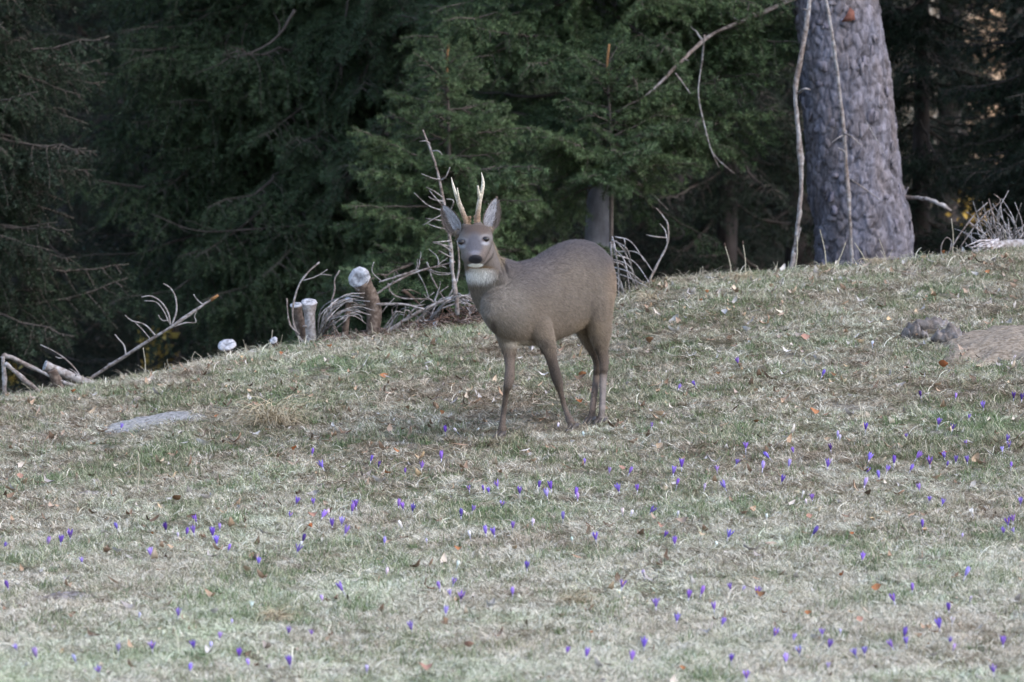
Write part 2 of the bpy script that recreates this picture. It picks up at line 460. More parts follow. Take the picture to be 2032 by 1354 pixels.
def young_spruce(label, px, py_top, Y, seed, slope=0.62, lean=0.0, depth=2.3, zmin=0.25, thick=1.0):
    rs = np.random.default_rng(seed)
    top = P(px, py_top, Y); x0 = top[0]
    zb = float(zg(x0, Y)) - 0.05
    H = top[2] - zb
    root = thing('young_spruce', label, 'tree', 'young spruces at the forest edge', (x0, Y, zb))
    path = [(0, 0, 0), (lean * 0.3, 0, H * 0.35), (lean * 0.6 + 0.01, 0, H * 0.7), (lean, 0, H - 0.18)]
    tm, p, r = trunk_mesh('trunk', path, [0.034 * thick, 0.022 * thick, 0.012, 0.006], M['twig'], 8, seed=seed)
    link('trunk', tm, root)
    # leader shoot
    mb = MB(); rs2 = np.random.default_rng(seed + 5)
    q = catmull([(lean, 0, H - 0.22), (lean - 0.004, 0, H - 0.1), (lean + 0.006, 0, H)], 5)
    V, F = tube(q, lerp_r(len(q), [0.009, 0.008, 0.0075]), 6); mb.add(V, F, (1, 1, 1), 1)
    needles(mb, q[:-1], q[1:], 260, 0.013, 0.003, rs2, np.full(len(q) - 1, 1.25), 0, 0.2, 0.7)
    link('leader_shoot', mb.mesh('leader_shoot', [M['shoot'], M['shoot']], False), root)
    z = H - 0.10; specs = []; k = 0
    while z > H - depth and z > zmin:
        d = H - z
        n = rs.integers(6, 9) if k % 2 == 0 else rs.integers(4, 7)
        a0 = rs.uniform(0, 6.28)
        for j in range(n):
            az = a0 + j * 6.283 / n + rs.normal(0, 0.25)
            ln = (0.10 + slope * d * (1 - 0.12 * d)) * rs.uniform(0.78, 1.18) * (1.0 if k % 2 == 0 else 0.75)
            ln = min(ln, 0.98)
            c = 0 if ln < 0.43 else (2 if ln < 0.62 else 4)
            i = c + rs.integers(0, 2)
            base = (0.34, 0.36, 0.5, 0.55, 0.72, 0.75)[i]
            pitch = -(0.75 - 0.75 * min(1, d / 0.8)) + 0.12 * min(1, d) + rs.normal(0, 0.1)
            xx = np.interp(z, p[:, 2], p[:, 0])
            specs.append((i, (xx, 0, z + rs.normal(0, 0.04)), (rs.normal(0, 0.45), pitch + rs.normal(0, 0.16), az), ln / base))
        z -= 0.078 * (1 + 0.5 * d) * rs.uniform(0.8, 1.2); k += 1
    add_branches(root, BR_Y, specs[:290])
    return root

young_spruce('young bright green spruce with an orange-tipped leader, straight behind the deer antlers', 888, 88, 32.2, 11, 0.80, 0.0)
young_spruce('young green spruce with a bare orange leader in front of the slender grey trunk', 1214, 88, 32.6, 23, 0.68, -0.02, depth=0.82, thick=0.5)

def big_spruce(name, label, pts, radii, bough, lo, hi, step, lens, az_bias=None, group=None, mat=None, seed=1, Yb=None, meshes=None, base_len=None, as_crown=False, pitch0=0.1, per=5, extra=None, cat='tree', npiece=20):
    """pts: (px,py,Y) up the trunk; lo/hi heights of the crown in metres above the camera level"""
    rs = np.random.default_rng(seed)
    W = np.array([P(*q) for q in pts]); x0, Y0 = W[0][0], W[0][1]
    zb = float(zg(x0, Y0)) - 0.1
    org = np.array([x0, Y0, zb])
    root = thing(name, label, cat, group, tuple(org))
    W = W - org; W = np.vstack([[W[0][0] + (W[0][0] - W[1][0]) * 0.0, W[0][1], 0], W[1:] if W[0][2] < 0.05 else W])
    tm, p, r = trunk_mesh('trunk', W, radii, mat or M['bark_dark'], npiece, seed=seed)
    link('trunk', tm, root)
    z = lo; specs = []
    meshes = meshes or BR_M; base_len = base_len or (0.9, 1.0, 1.35, 1.45, 1.9, 2.0)
    while z < hi:
        n = rs.integers(per - 1, per + 2)
        for j in range(n):
            if az_bias and rs.random() < az_bias[2]: az = rs.normal(az_bias[0], az_bias[1])
            else: az = rs.uniform(0, 6.283)
            f = (z - lo) / max(hi - lo, 0.1)
            ln = (lens[0] * (1 - f) + lens[1] * f) * rs.uniform(0.75, 1.15)
            i = int(np.argmin([abs(b - ln) for b in base_len])); i = min(len(base_len) - 1, max(0, i + rs.integers(-1, 2)))
            zz = z - zb + rs.normal(0, 0.09)
            loc = [np.interp(zz, p[:, 2], p[:, a]) for a in (0, 1)] + [zz]
            specs.append((i, tuple(loc), (rs.normal(0, 0.3), pitch0 + rs.normal(0, 0.2), az), ln / base_len[i]))
        z += step * rs.uniform(0.75, 1.25)
    if extra:
        for (py, az, ln, pit) in extra:
            zz = (677 - py) * K * Y0 - zb
            i = int(np.argmin([abs(b - ln) for b in base_len]))
            loc = [np.interp(zz, p[:, 2], p[:, a]) for a in (0, 1)] + [zz]
            specs.append((i, tuple(loc), (rs.normal(0, 0.1), pit, az), ln / base_len[i]))
    if as_crown:
        instancer('crown', [s[1] for s in specs], [s[2] for s in specs], [s[3] for s in specs], [s[0] for s in specs], meshes, root, kind='stuff')
    else:
        add_branches(root, meshes, specs[:295])
    return root, org

PI = math.pi
# the slender tree whose grey trunk shows right of the deer's back
t3, o3 = big_spruce('spruce_tree', 'spruce on a slender smooth grey trunk right behind the deer rump', [(1190, 640, 33.6), (1187, 500, 33.6), (1192, 380, 33.6), (1202, 100, 33.6), (1206, -400, 33.6), (1210, -1600, 33.8)],
   [0.098, 0.085, 0.078, 0.07, 0.055, 0.02], None, 1.25, 7.0, 0.16, (1.15, 1.0), (-PI / 2, 1.1, 0.65), mat=M['bark_smooth'], seed=31, per=6, pitch0=0.02,
   meshes=[spruce_branch('edge_bough', 400 + i, l, 0.14, 0.60, 760, 0.027, 0.0034, 0.50, [M['needle_young'], M['twig']], 0.082, 0.10) for i, l in enumerate((0.8, 0.9, 1.2, 1.3))], base_len=(0.8, 0.9, 1.2, 1.3),
   extra=[(300, 3.9, 0.9, 0.3), (330, 3.4, 0.85, 0.45), (330, -0.2, 0.8, 0.5), (60, -0.15, 1.25, -0.05), (10, -0.3, 1.3, 0.05), (-30, -0.1, 1.35, 0.1), (20, -0.6, 1.3, 0.1), (-20, -2.4, 1.3, 0.1), (30, -2.7, 1.3, 0.05), (0, -1.3, 1.2, 0.2), (60, -2.0, 1.1, 0.15)], group='spruces at the forest edge')
# large dim spruce at the left, drooping boughs
t5, o5 = big_spruce('spruce_tree', 'large dim spruce with long drooping boughs behind the fallen pole', [(768, 640, 36.5), (766, 400, 36.5), (760, 0, 36.5), (755, -600, 36.5), (750, -2000, 36.5)],
   [0.085, 0.08, 0.07, 0.055, 0.02], None, 1.15, 8.5, 0.18, (2.0, 1.4), (PI + 0.85, 0.7, 0.75), seed=45, per=8, pitch0=0.22, meshes=BR_D,
   extra=[(440, 3.35, 1.5, 0.02), (470, 3.6, 1.3, 0.3), (480, 3.9, 1.2, 0.3), (520, 4.2, 1.1, 0.3), (500, 3.2, 1.0, 0.3), (540, 4.6, 1.0, 0.25), (420, 5.2, 1.0, 0.3), (470, 5.0, 0.9, 0.3)], group='spruces at the forest edge')
t6, o6 = big_spruce('spruce_tree', 'dark spruce reaching in from beyond the edge above the cut poles', [(-160, 800, 33.5), (-160, 400, 33.5), (-150, 0, 33.5), (-150, -900, 33.5), (-150, -2000, 33.5)],
   [0.12, 0.11, 0.09, 0.05, 0.02], None, -0.5, 7.5, 0.19, (1.05, 0.85), (-0.45, 0.7, 0.65), seed=52, per=6, pitch0=0.2, meshes=BR_M, base_len=(0.9, 1.0, 1.35, 1.45, 1.9, 2.0), group='spruces at the forest edge')
t8, o8 = big_spruce('spruce_tree', 'dim green spruce just right of the thick plated trunk', [(1826, 600, 37.5), (1828, 300, 37.5), (1830, 0, 37.5), (1830, -1800, 37.5)],
   [0.07, 0.06, 0.05, 0.02], None, 0.1, 7.5, 0.21, (0.75, 0.8), (-PI / 2, 1.3, 0.4), seed=63, per=7, pitch0=0.15, group='spruces at the forest edge')
t9, o9 = big_spruce('spruce_tree', 'dark spruce filling the edge above the brush heap', [(2150, 600, 36), (2150, 300, 36), (2150, 0, 36), (2150, -1800, 36)],
   [0.10, 0.09, 0.07, 0.02], None, 0.2, 7.5, 0.21, (0.85, 0.85), (PI, 0.9, 0.6), seed=67, per=8, pitch0=0.15, group='spruces at the forest edge')
t10, o10 = big_spruce('spruce_tree', 'thin dark spruce between the slender grey trunk and the thick plated trunk', [(1440, 640, 40), (1445, 300, 40), (1450, 0, 40), (1450, -1800, 40)],
   [0.08, 0.07, 0.06, 0.02], None, 0.2, 9, 0.26, (0.95, 0.9), None, seed=73, per=4, pitch0=0.2, group='spruces at the forest edge')
t11, o11 = big_spruce('spruce_tree', 'shaded spruce standing behind the cut sapling stumps', [(560, 760, 39), (560, 300, 39), (560, 0, 39), (560, -1800, 39)],
   [0.1, 0.09, 0.07, 0.02], None, -0.7, 9, 0.25, (1.25, 1.1), None, seed=78, per=5, pitch0=0.2, group='spruces at the forest edge')

# deeper rows: one crown each
BL_O = (1.3, 1.5, 2.0, 2.3)
rs = np.random.default_rng(5)
deep = [(60, 41.5, 'black-green spruce deep behind the fallen pole'), (330, 43.5, 'dark spruce deep between the left spruces'), (640, 44.5, 'dark spruce deep behind the sawn round disc'), (930, 41, 'dark spruce directly behind the antlers'), (1120, 45, 'dark spruce deep behind the deer back'),
        (1330, 47, 'dark spruce deep left of the thin forked twig'), (1590, 45, 'dark spruce hidden behind the thick plated trunk'), (1755, 49, 'dark spruce deep right of the thick plated trunk'), (2060, 43, 'dark spruce deep behind the brush heap'), (1858, 46, 'dark spruce deep left of the bright gap'), (2010, 50, 'dark spruce deep right of the bright gap'), (1912, 54, 'narrow far spruce crossing the bright gap'), (-180, 45, 'outermost dark spruce deep at the left edge'),
        (120, 48, 'dark spruce deep above the thin arched twig'), (200, 52, 'far spruce row tree above the cut poles'), (500, 54, 'far spruce row tree behind the big dim spruce'), (800, 53, 'far spruce row tree left of the antlers'), (1050, 55, 'far spruce row tree behind the young spruces'), (1270, 56, 'far spruce row tree behind the curved twig'),
        (1500, 57, 'far spruce row tree left of the thick trunk'), (1700, 60, 'far spruce row tree hidden by the thick trunk'), (2110, 56, 'far spruce row tree at the right edge'), (-60, 56, 'far spruce row tree at the left edge')]
for n_, (px, Y, lb) in enumerate(deep):
    dx = rs.normal(0, 15)
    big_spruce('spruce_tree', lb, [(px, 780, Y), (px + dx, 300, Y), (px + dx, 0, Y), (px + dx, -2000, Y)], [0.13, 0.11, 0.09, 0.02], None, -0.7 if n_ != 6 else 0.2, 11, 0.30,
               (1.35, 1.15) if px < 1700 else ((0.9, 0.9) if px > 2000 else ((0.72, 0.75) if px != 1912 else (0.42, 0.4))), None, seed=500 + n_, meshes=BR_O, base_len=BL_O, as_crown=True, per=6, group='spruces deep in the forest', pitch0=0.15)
# off-frame edge trees so the wood goes on to both sides
for n_, (px, Y, side) in enumerate([(-560, 36, 'left'), (2560, 35, 'right')]):
    big_spruce('spruce_tree', 'outer spruce standing beyond the %s edge of the view' % side, [(px, 780, Y), (px, 300, Y), (px, 0, Y), (px, -2000, Y)], [0.16, 0.14, 0.1, 0.02], None, -0.6, 11, 0.32, (1.9, 1.4), None,
               seed=600 + n_, meshes=BR_O, base_len=BL_O, as_crown=True, per=7, group='spruces outside the view', pitch0=0.15)

# the far wood closing the view, and the dry bank in front of it, warm sunlight put into its colour
n = 9500
fy = rs.uniform(122, 134, n); fx = rs.uniform(-26, 28, n); fz = rs.uniform(-2, 17, n)
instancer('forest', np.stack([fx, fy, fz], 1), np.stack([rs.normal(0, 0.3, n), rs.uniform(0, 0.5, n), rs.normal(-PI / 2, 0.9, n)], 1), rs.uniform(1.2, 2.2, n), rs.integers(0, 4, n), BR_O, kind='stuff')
bx = np.linspace(3, 13, 60); by = np.linspace(92, 116, 50); BX, BY = np.meshgrid(bx, by)
BZ = -2.2 + 9.5 * np.clip((BY - 92) / 12, 0, 1) ** 1.2 * np.exp(-((BX - 7.9) / 1.9) ** 2) + 0.35 * fbm(BX * 0.7, BY * 0.7, 5)
i2 = (np.arange(49)[:, None] * 60 + np.arange(59)[None]).ravel()
M['sun_tinted_bank'] = noisy_mat('sun_tinted_bank', [(0.35, (0.20, 0.11, 0.05)), (0.5, (0.72, 0.46, 0.28)), (0.65, (0.85, 0.62, 0.42))], 3.0, bstr=0.3, bdist=0.1, detail=6)  # bright orange albedo stands in for low sun on the bank
link('hill', new_mesh('hill', np.stack([BX.ravel(), BY.ravel(), BZ.ravel()], 1), np.vstack([np.stack([i2, i2 + 1, i2 + 61], 1), np.stack([i2, i2 + 61, i2 + 60], 1)]), [M['sun_tinted_bank']], smooth=True), kind='structure')

# thick plated trunk
def thick_trunk():
    pts = [(1719, 620, 33.0), (1715, 500, 33.0), (1700, 380, 33.0), (1684, 220, 33.0), (1666, 60, 33.0), (1652, -60, 33.0), (1630, -500, 33.0), (1600, -1500, 33.0), (1590, -2400, 33.0)]
    W = np.array([P(*q) for q in pts]); org = np.array([W[0][0], W[0][1], float(zg(W[0][0], W[0][1])) - 0.1])
    root = thing('spruce_tree', 'thick leaning trunk with flaking grey-violet bark plates', 'tree', 'spruces at the forest edge', tuple(org))
    W -= org; W[0][2] = 0
    rad = [0.285, 0.262, 0.246, 0.238, 0.226, 0.215, 0.19, 0.12, 0.03]
    rs = np.random.default_rng(77)
    p = catmull(W, 30); r = lerp_r(len(p), rad)
    sel = p[:, 2] < 4.2
    seg = 240
    p = np.array([[np.interp(z_, p[:, 2], p[:, j]) for j in range(3)] for z_ in np.concatenate([np.arange(0, 4.3, 0.009), np.arange(4.4, p[-1, 2], 0.25)])]); n = len(p)
    r = np.interp(p[:, 2], catmull(W, 30)[:, 2], lerp_r(len(catmull(W, 30)), rad))
    Vs, Fs = tube(p, r, seg)
    ang = np.tile(np.linspace(0, 2 * np.pi, seg, endpoint=False), n); zz = np.repeat(p[:, 2], seg); rr = np.repeat(r, seg)
    cen = np.repeat(p, seg, 0); d = Vs[:n * seg] - cen
    # scaly bark: irregular plates parted by cracks, each plate with its own lift and tilt
    cw, ch = 2 * np.pi / 30, 0.062
    wx = ang / cw + 0.45 * fbm(ang * 5, zz * 11, 21); wy = zz / ch + 0.45 * fbm(ang * 5 + 40, zz * 11, 22)
    def hsh(a_, b_, s_):
        v = (a_ * 374761393 + b_ * 668265263 + s_ * 1442695041) & 0x7fffffff; v = ((v ^ (v >> 13)) * 1274126177) & 0x7fffffff
        return ((v ^ (v >> 16)) & 0xffff) / 65535.0
    ix = np.floor(wx).astype(np.int64); iy = np.floor(wy).astype(np.int64)
    F1 = np.full(len(ang), 9.0); F2 = np.full(len(ang), 9.0); idp = np.zeros(len(ang)); dxp = np.zeros(len(ang)); dyp = np.zeros(len(ang))
    for ox in (-1, 0, 1):
        for oy in (-1, 0, 1):
            cx_, cy_ = ix + ox, iy + oy; cm = np.mod(cx_, 30)
            ddx = cx_ + hsh(cm, cy_, 1) - wx; ddy = cy_ + hsh(cm, cy_, 2) - wy; dd = np.sqrt(ddx ** 2 + ddy ** 2)
            nearer = dd < F1; F2 = np.where(nearer, F1, np.minimum(F2, dd)); idp = np.where(nearer, hsh(cm, cy_, 3), idp); dxp = np.where(nearer, ddx, dxp); dyp = np.where(nearer, ddy, dyp); F1 = np.where(nearer, dd, F1)
    edge = np.clip((F2 - F1) / 0.16, 0, 1) ** 0.6
    hgt = edge * (0.006 + 0.012 * idp + 0.010 * ((idp * 7) % 1 - 0.5) * dyp + 0.008 * ((idp * 13) % 1 - 0.5) * dxp) + 0.004 * fbm(ang * 22, zz * 40, 31) + 0.012 * fbm(ang * 2, zz * 2, 33)
    hgt += 0.03 * np.clip(np.sin(ang * 4 + 1.0), 0, 1) * np.exp(-zz / 0.35)
    Vs[:n * seg] = cen + d * ((rr + hgt) / rr)[:, None]
    mb = MB(); colr = np.ones((len(Vs), 3)) * 0.8; tone = 0.62 + 0.55 * ((idp * 5) % 1) * edge + 0.10 * edge
    lich = np.clip(0.5 + fbm(ang * 3, zz * 4, 35), 0, 1)[:, None]
    colr[:n * seg] = tone[:, None] * (np.array([[1.0, 0.90, 0.84]]) * (1 - lich) + np.array([[1.0, 1.0, 1.08]]) * lich)
    mb.add(Vs, Fs, colr)
    link('trunk', mb.mesh('trunk', [M['bark_grey']], True), root)
    # loose flakes curling off the trunk
    mb = MB()
    for _ in range(420):
        z = rs.uniform(0.0, 4.0); a = rs.uniform(0, 2 * np.pi)
        c = np.array([np.interp(z, p[:, 2], p[:, j]) for j in range(3)]); R = np.interp(z, p[:, 2], r) + 0.012
        h = rs.uniform(0.012, 0.04); w = rs.uniform(0.010, 0.028); hinge = rs.uniform(0, 2 * np.pi); up_ = rs.uniform(0.006, 0.02)
        q = []
        for (u_, v_) in ((-1, -0.8), (0.1, -1), (1, -0.6), (0.8, 0.5), (0.2, 1), (-0.9, 0.7)):
            u_ += rs.normal(0, 0.2); v_ += rs.normal(0, 0.2); aa = a + u_ * w / R; lf = up_ * max(0, u_ * math.cos(hinge) + v_ * math.sin(hinge))
            q.append(c + np.array([math.cos(aa) * (R + lf), math.sin(aa) * (R + lf), v_ * h]))
        q = np.array(q); out = np.array([math.cos(a), math.sin(a), 0]); V = np.vstack([q, q - out * 0.004])
        F = [[0, 1, 2], [0, 2, 3], [0, 3, 4], [0, 4, 5]] + [[i, 6 + i, 6 + (i + 1) % 6] for i in range(6)] + [[i, 6 + (i + 1) % 6, (i + 1) % 6] for i in range(6)]
        tone = rs.uniform(0.7, 1.25); mb.add(V, F, (tone, tone * 0.95, tone * rs.uniform(0.93, 1.04)))
    link('bark_flakes', mb.mesh('bark_flakes', [M['bark_grey']], False), root, kind='stuff')
    # bare red patch where a plate fell away
    c = P(1682, 34, 33.0) - org; R = 0.225
    mb = MB()
    s = []
    cx = np.interp(c[2], p[:, 2], p[:, 0])
    for (dx, dz) in ((0.0, 0.04), (0.022, 0.02), (0.028, -0.03), (0.0, -0.035), (-0.05, -0.04), (-0.02, 0.0)):
        xx = c[0] + dx; s.append([xx, -math.sqrt(max(0.001, (R + 0.026) ** 2 - (xx - cx) ** 2)) + np.interp(c[2], p[:, 2], p[:, 1]), c[2] + dz])
    s = np.array(s); cc = s.mean(0) - [0, 0.004, 0]
    back = s + [0, 0.04, 0]
    V = np.vstack([s, back, cc]); F = [[i, (i + 1) % 6, 12] for i in range(6)] + [[i, 6 + i, (i + 1) % 6] for i in range(6)] + [[(i + 1) % 6, 6 + i, 6 + (i + 1) % 6] for i in range(6)]
    mb.add(V, F)
    link('bark_scar', mb.mesh('bark_scar', [noisy_mat('raw_red_bark', [(0.3, (0.10, 0.04, 0.03)), (0.7, (0.19, 0.08, 0.06))], 40)], False), root, label='raw rust-red patch where bark has flaked off')
    def dead(path, r0, r1, tw=0, tl=0.2, seed=1):
        mb = MB(); dead_branch_mb(mb, [P(*q) - org for q in path], r0, r1, tw, np.random.default_rng(seed), tl)
        link('dead_branch', mb.mesh('dead_branch', [M['dead_wood']], True), root)
    dead([(1640, -30, 33.0), (1565, 2, 32.9), (1485, 38, 32.85), (1408, 72, 32.8), (1345, 130, 32.7), (1276, 196, 32.6)], 0.0125, 0.007, 6, 0.25, 3)
    dead([(1785, 392, 33.0), (1830, 394, 32.85), (1862, 403, 32.8), (1887, 419, 32.8)], 0.013, 0.008, 0, 0.1, 4)
    dead([(1398, 70, 32.4), (1392, 130, 32.5), (1386, 190, 32.5), (1403, 268, 32.5), (1414, 305, 32.5), (1427, 333, 32.5)], 0.005, 0.0025, 1, 0.2, 5)
    dead([(1411, 300, 32.5), (1430, 322, 32.5), (1458, 345, 32.5)], 0.003, 0.002, 0, 0.1, 6)
    dead([(1340, 145, 32.3), (1355, 165, 32.3), (1370, 186, 32.3)], 0.004, 0.003, 0, 0.1, 7)
    dead([(1690, 357, 32.72), (1716, 375, 32.7), (1745, 396, 32.7)], 0.004, 0.003, 0, 0.1, 8)
    dead([(1718, 240, 32.74), (1738, 275, 32.72), (1758, 312, 32.72)], 0.003, 0.002, 0, 0.1, 9)
    return root, org
tt, ott = thick_trunk()
mb = MB(); rsd = np.random.default_rng(9)
for path, r0, r1, tw in ([[(1215, 235, 33.5), (1266, 246, 33.2), (1316, 269, 33.1), (1349, 310, 33.1), (1382, 331, 33.1)], 0.006, 0.003, 1],
                     [[(1205, 345, 33.4), (1255, 362, 33.1), (1295, 387, 33.1), (1326, 417, 33.1)], 0.005, 0.003, 1], [[(1240, 350, 33.2), (1262, 360, 33.1), (1280, 372, 33.1)], 0.004, 0.002, 0]):
    mbx = MB(); dead_branch_mb(mbx, [P(*q) - o3 for q in path], r0, r1, tw, rsd, 0.15)
    link('dead_branch', mbx.mesh('dead_branch', [M['dead_wood']], True), t3)
for path, r0 in ([[(690, 0, 35.2), (683, 60, 35.2), (676, 110, 35.2), (678, 170, 35.2)], 0.006], [[(585, 20, 34.8), (553, 70, 34.8), (510, 100, 34.8), (455, 115, 34.8)], 0.009],
                 [[(760, 455, 36.4), (610, 448, 35.2), (500, 455, 35), (390, 458, 35), (300, 425, 35)], 0.006], [[(760, 455, 36.4), (700, 500, 35.5), (640, 545, 35.5)], 0.007]):
    mbx = MB(); dead_branch_mb(mbx, [P(*q) - o5 for q in path], r0, r0 * 0.4, 7, rsd, 0.3)
    link('dead_branch', mbx.mesh('dead_branch', [M['twig']], True), t5)
# ------------------------------------------------------------------ dead wood along the crest
def branch_thing(name, label, cat, paths, group=None, mat='dead_wood', tw=0, tl=0.2, seed=1, col=(1, 1, 1), part='side_twig', seg=7):
    """paths: list of (points[(px,py,dY)], r0 px, r1 px); the first is the stem, the rest its side twigs. dY counts from the crest depth."""
    rs = np.random.default_rng(seed)
    def conv(pts):
        out = []
        for (px, py, dy) in pts:
            Yq = 29.3 + 0.22 * (pts[0][0] - 1016) * K * 29.3 + dy
            out.append(P(px, py, Yq))
        return np.array(out)
    first = conv(paths[0][0]); org = first[0].copy()
    s = K * 29.5 / 2 * 0.80
    root = thing(name, label, cat, group, tuple(org))
    mb = MB(); dead_branch_mb(mb, first - org, paths[0][1] * s, paths[0][2] * s, tw, rs, tl, 0, col)
    link('stem', mb.mesh('stem', [M[mat]], True), root)
    for pts, r0, r1 in paths[1:]:
        mb = MB(); w = conv(pts)
        p = catmull(w - org, 5)
        V, F = tube(p, lerp_r(len(p), [r0 * s, r1 * s]), 5); mb.add(V, F, col)
        link(part, mb.mesh(part, [M[mat]], True), root)
    return root

B = branch_thing
B('dead_sapling', 'gnarled dead sapling standing left of the thick plated trunk', 'dead sapling',
  [([(1566, 548, 2.2), (1574, 510, 2.2), (1583, 450, 2.2), (1590, 380, 2.2), (1588, 300, 2.2), (1580, 220, 2.2), (1579, 170, 2.2), (1592, 100, 2.2), (1604, 20, 2.2), (1612, -60, 2.2)], 11, 13),
   ([(1578, 500, 2.15), (1584, 470, 2.1), (1589, 452, 2.1)], 8, 4), ([(1584, 185, 2.2), (1595, 177, 2.1), (1608, 178, 2.1)], 8, 4)], tw=3, tl=0.1, seed=3, part='snag')
B('dead_sapling', 'thin straight dead stem leaning against the thick plated trunk', 'dead sapling',
  [([(1688, 545, 2.62), (1690, 520, 2.62), (1686, 430, 2.62), (1680, 340, 2.64), (1674, 260, 2.66), (1664, 160, 2.68), (1650, 60, 2.68), (1636, -20, 2.7), (1630, -80, 2.7)], 9, 8),
   ([(1674, 264, 2.66), (1690, 272, 2.62), (1708, 288, 2.62)], 6, 3), ([(1673, 268, 2.66), (1660, 276, 2.64), (1650, 284, 2.64)], 4, 2)], tw=2, tl=0.08, seed=4)
B('dead_sapling', 'pale upright dead spruce top with short bristling twigs left of the antlers', 'dead sapling',
  [([(908, 625, -0.1), (905, 585, -0.1), (898, 540, -0.1), (893, 470, -0.1), (880, 400, -0.1), (868, 340, -0.1), (855, 298, -0.1), (839, 258, -0.1)], 11, 4)] +
  [([(a, b_, -0.1), (c, d, -0.15), (e, f, -0.15)], 4, 2) for a, b_, c, d, e, f in (
      (853, 285, 845, 280, 832, 281), (858, 300, 870, 300, 878, 308), (872, 355, 862, 355, 836, 345), (874, 358, 884, 352, 893, 332), (878, 392, 862, 380, 846, 372), (880, 400, 860, 396, 850, 390),
      (884, 420, 850, 408, 822, 383), (882, 412, 866, 395, 852, 378), (886, 425, 870, 430, 840, 447), (890, 440, 862, 436, 845, 434), (892, 455, 870, 452, 848, 444), (888, 430, 900, 400, 885, 395),
      (895, 490, 880, 486, 862, 480), (896, 500, 880, 488, 860, 482), (897, 512, 884, 505, 870, 497), (896, 478, 876, 480, 858, 481))], seed=5)
B('dead_branch', 'curved forked dead twig standing right of the deer rump', 'dead branch',
  [([(1283, 572, 0.2), (1291, 552, 0.2), (1310, 515, 0.2), (1325, 482, 0.2), (1325, 447, 0.2), (1315, 428, 0.2), (1302, 413, 0.2)], 6, 3),
   ([(1322, 472, 0.2), (1300, 470, 0.15), (1282, 466, 0.15)], 4, 2), ([(1324, 480, 0.2), (1320, 458, 0.25), (1309, 444, 0.25)], 4, 2)], seed=6)
# fan of arching twigs right of the rump: one fallen spruce top
rs = np.random.default_rng(12)
paths = [([(1210, 640, 0.0), (1216, 560, 0.0), (1212, 480, 0.0)], 10, 6)]
for (a, b_, c, d, e, f) in ((1214, 476, 1246, 498, 1256, 562), (1216, 490, 1240, 520, 1250, 580), (1218, 500, 1265, 502, 1296, 540), (1218, 505, 1258, 520, 1288, 560), (1216, 520, 1240, 530, 1270, 585), (1215, 470, 1222, 500, 1235, 590),
                            (1216, 530, 1248, 540, 1275, 560), (1216, 545, 1232, 560, 1240, 600), (1216, 515, 1250, 530, 1262, 580), (1217, 540, 1250, 552, 1285, 570), (1222, 478, 1244, 508, 1270, 580), (1216, 486, 1226, 530, 1228, 600),
                            (1240, 500, 1240, 480, 1236, 472), (1217, 555, 1236, 575, 1252, 596), (1220, 470, 1252, 480, 1280, 520)):
    paths.append(([(a, b_, 0.0), (c, d, rs.uniform(-0.2, 0.2)), (e, f, rs.uniform(-0.2, 0.2))], 4.2, 2.4))
B('dead_branch', 'bundle of arching dead twigs bowing out behind the deer rump', 'dead branch', paths, seed=8)

# left: fallen pole and cut lengths
B('fallen_pole', 'long slanting dead pole with an orange broken tip rising from the crest', 'fallen pole',
  [([(140, 782, 0.15), (200, 738, 0.1), (330, 655, 0.0), (400, 608, 0.0), (430, 588, 0.0)], 8.5, 5),
   ([(340, 648, 0), (350, 618, 0), (348, 590, 0), (338, 572, 0), (324, 563, 0)], 4.5, 3), ([(338, 645, 0), (334, 622, 0), (320, 600, 0), (300, 588, 0), (280, 590, 0)], 4.5, 3),
   ([(335, 640, 0), (325, 618, 0), (310, 600, 0), (286, 597, 0)], 3.5, 2), ([(346, 648, 0), (368, 641, 0), (388, 640, 0), (386, 628, 0), (390, 618, 0)], 4, 2),
   ([(310, 668, 0), (288, 645, 0), (262, 637, 0), (248, 626, 0)], 4, 2.5), ([(300, 676, 0), (284, 656, 0), (268, 640, 0)], 3, 2), ([(250, 705, 0), (246, 686, 0), (236, 674, 0), (228, 664, 0)], 4.5, 3),
   ([(405, 606, 0), (392, 596, 0), (384, 584, 0)], 3, 2), ([(334, 636, 0), (322, 636, 0), (314, 625, 0)], 3, 2)], seed=9, tw=2, tl=0.08)
mbx = MB(); V, F = tube(np.array([P(418, 596, 28.55), P(433, 586, 28.55)]), [0.009, 0.006], 7); mbx.add(V, F)
_fp = [o for o in COL.objects if o.name.startswith('fallen_pole')][0]
bt = link('broken_tip', mbx.mesh('broken_tip', [M['shoot']], True), _fp); bt.location = -_fp.location
B('dead_branch', 'thin arched twig rising behind the cut poles', 'dead branch', [([(168, 775, 0.1), (160, 748, 0.1), (140, 722, 0.1), (112, 700, 0.1), (80, 684, 0.1)], 4.5, 2.5), ([(128, 710, 0.1), (118, 711, 0.1), (110, 708, 0.1)], 3, 2), ([(158, 748, .1), (148, 738, .1), (138, 732, .1)], 3, 2)], seed=10)
B('cut_pole', 'upright blue-grey pole at the edge, leaning corner of the pole frame', 'cut pole', [([(10, 806, -0.1), (9, 760, -0.1), (7, 708, -0.1)], 11, 9)], 'cut poles lying on the crest', seed=11)
B('cut_pole', 'upper long grey pole running down behind the brown stub', 'cut pole', [([(4, 712, 0.0), (14, 707, 0.0), (60, 727, 0.0), (110, 752, 0.0), (165, 774, 0.0)], 10, 9)], 'cut poles lying on the crest', seed=12)
B('cut_pole', 'lower short grey pole slanting into the grass', 'cut pole', [([(10, 722, -0.15), (44, 750, -0.15), (86, 786, -0.15)], 11, 10)], 'cut poles lying on the crest', seed=13)

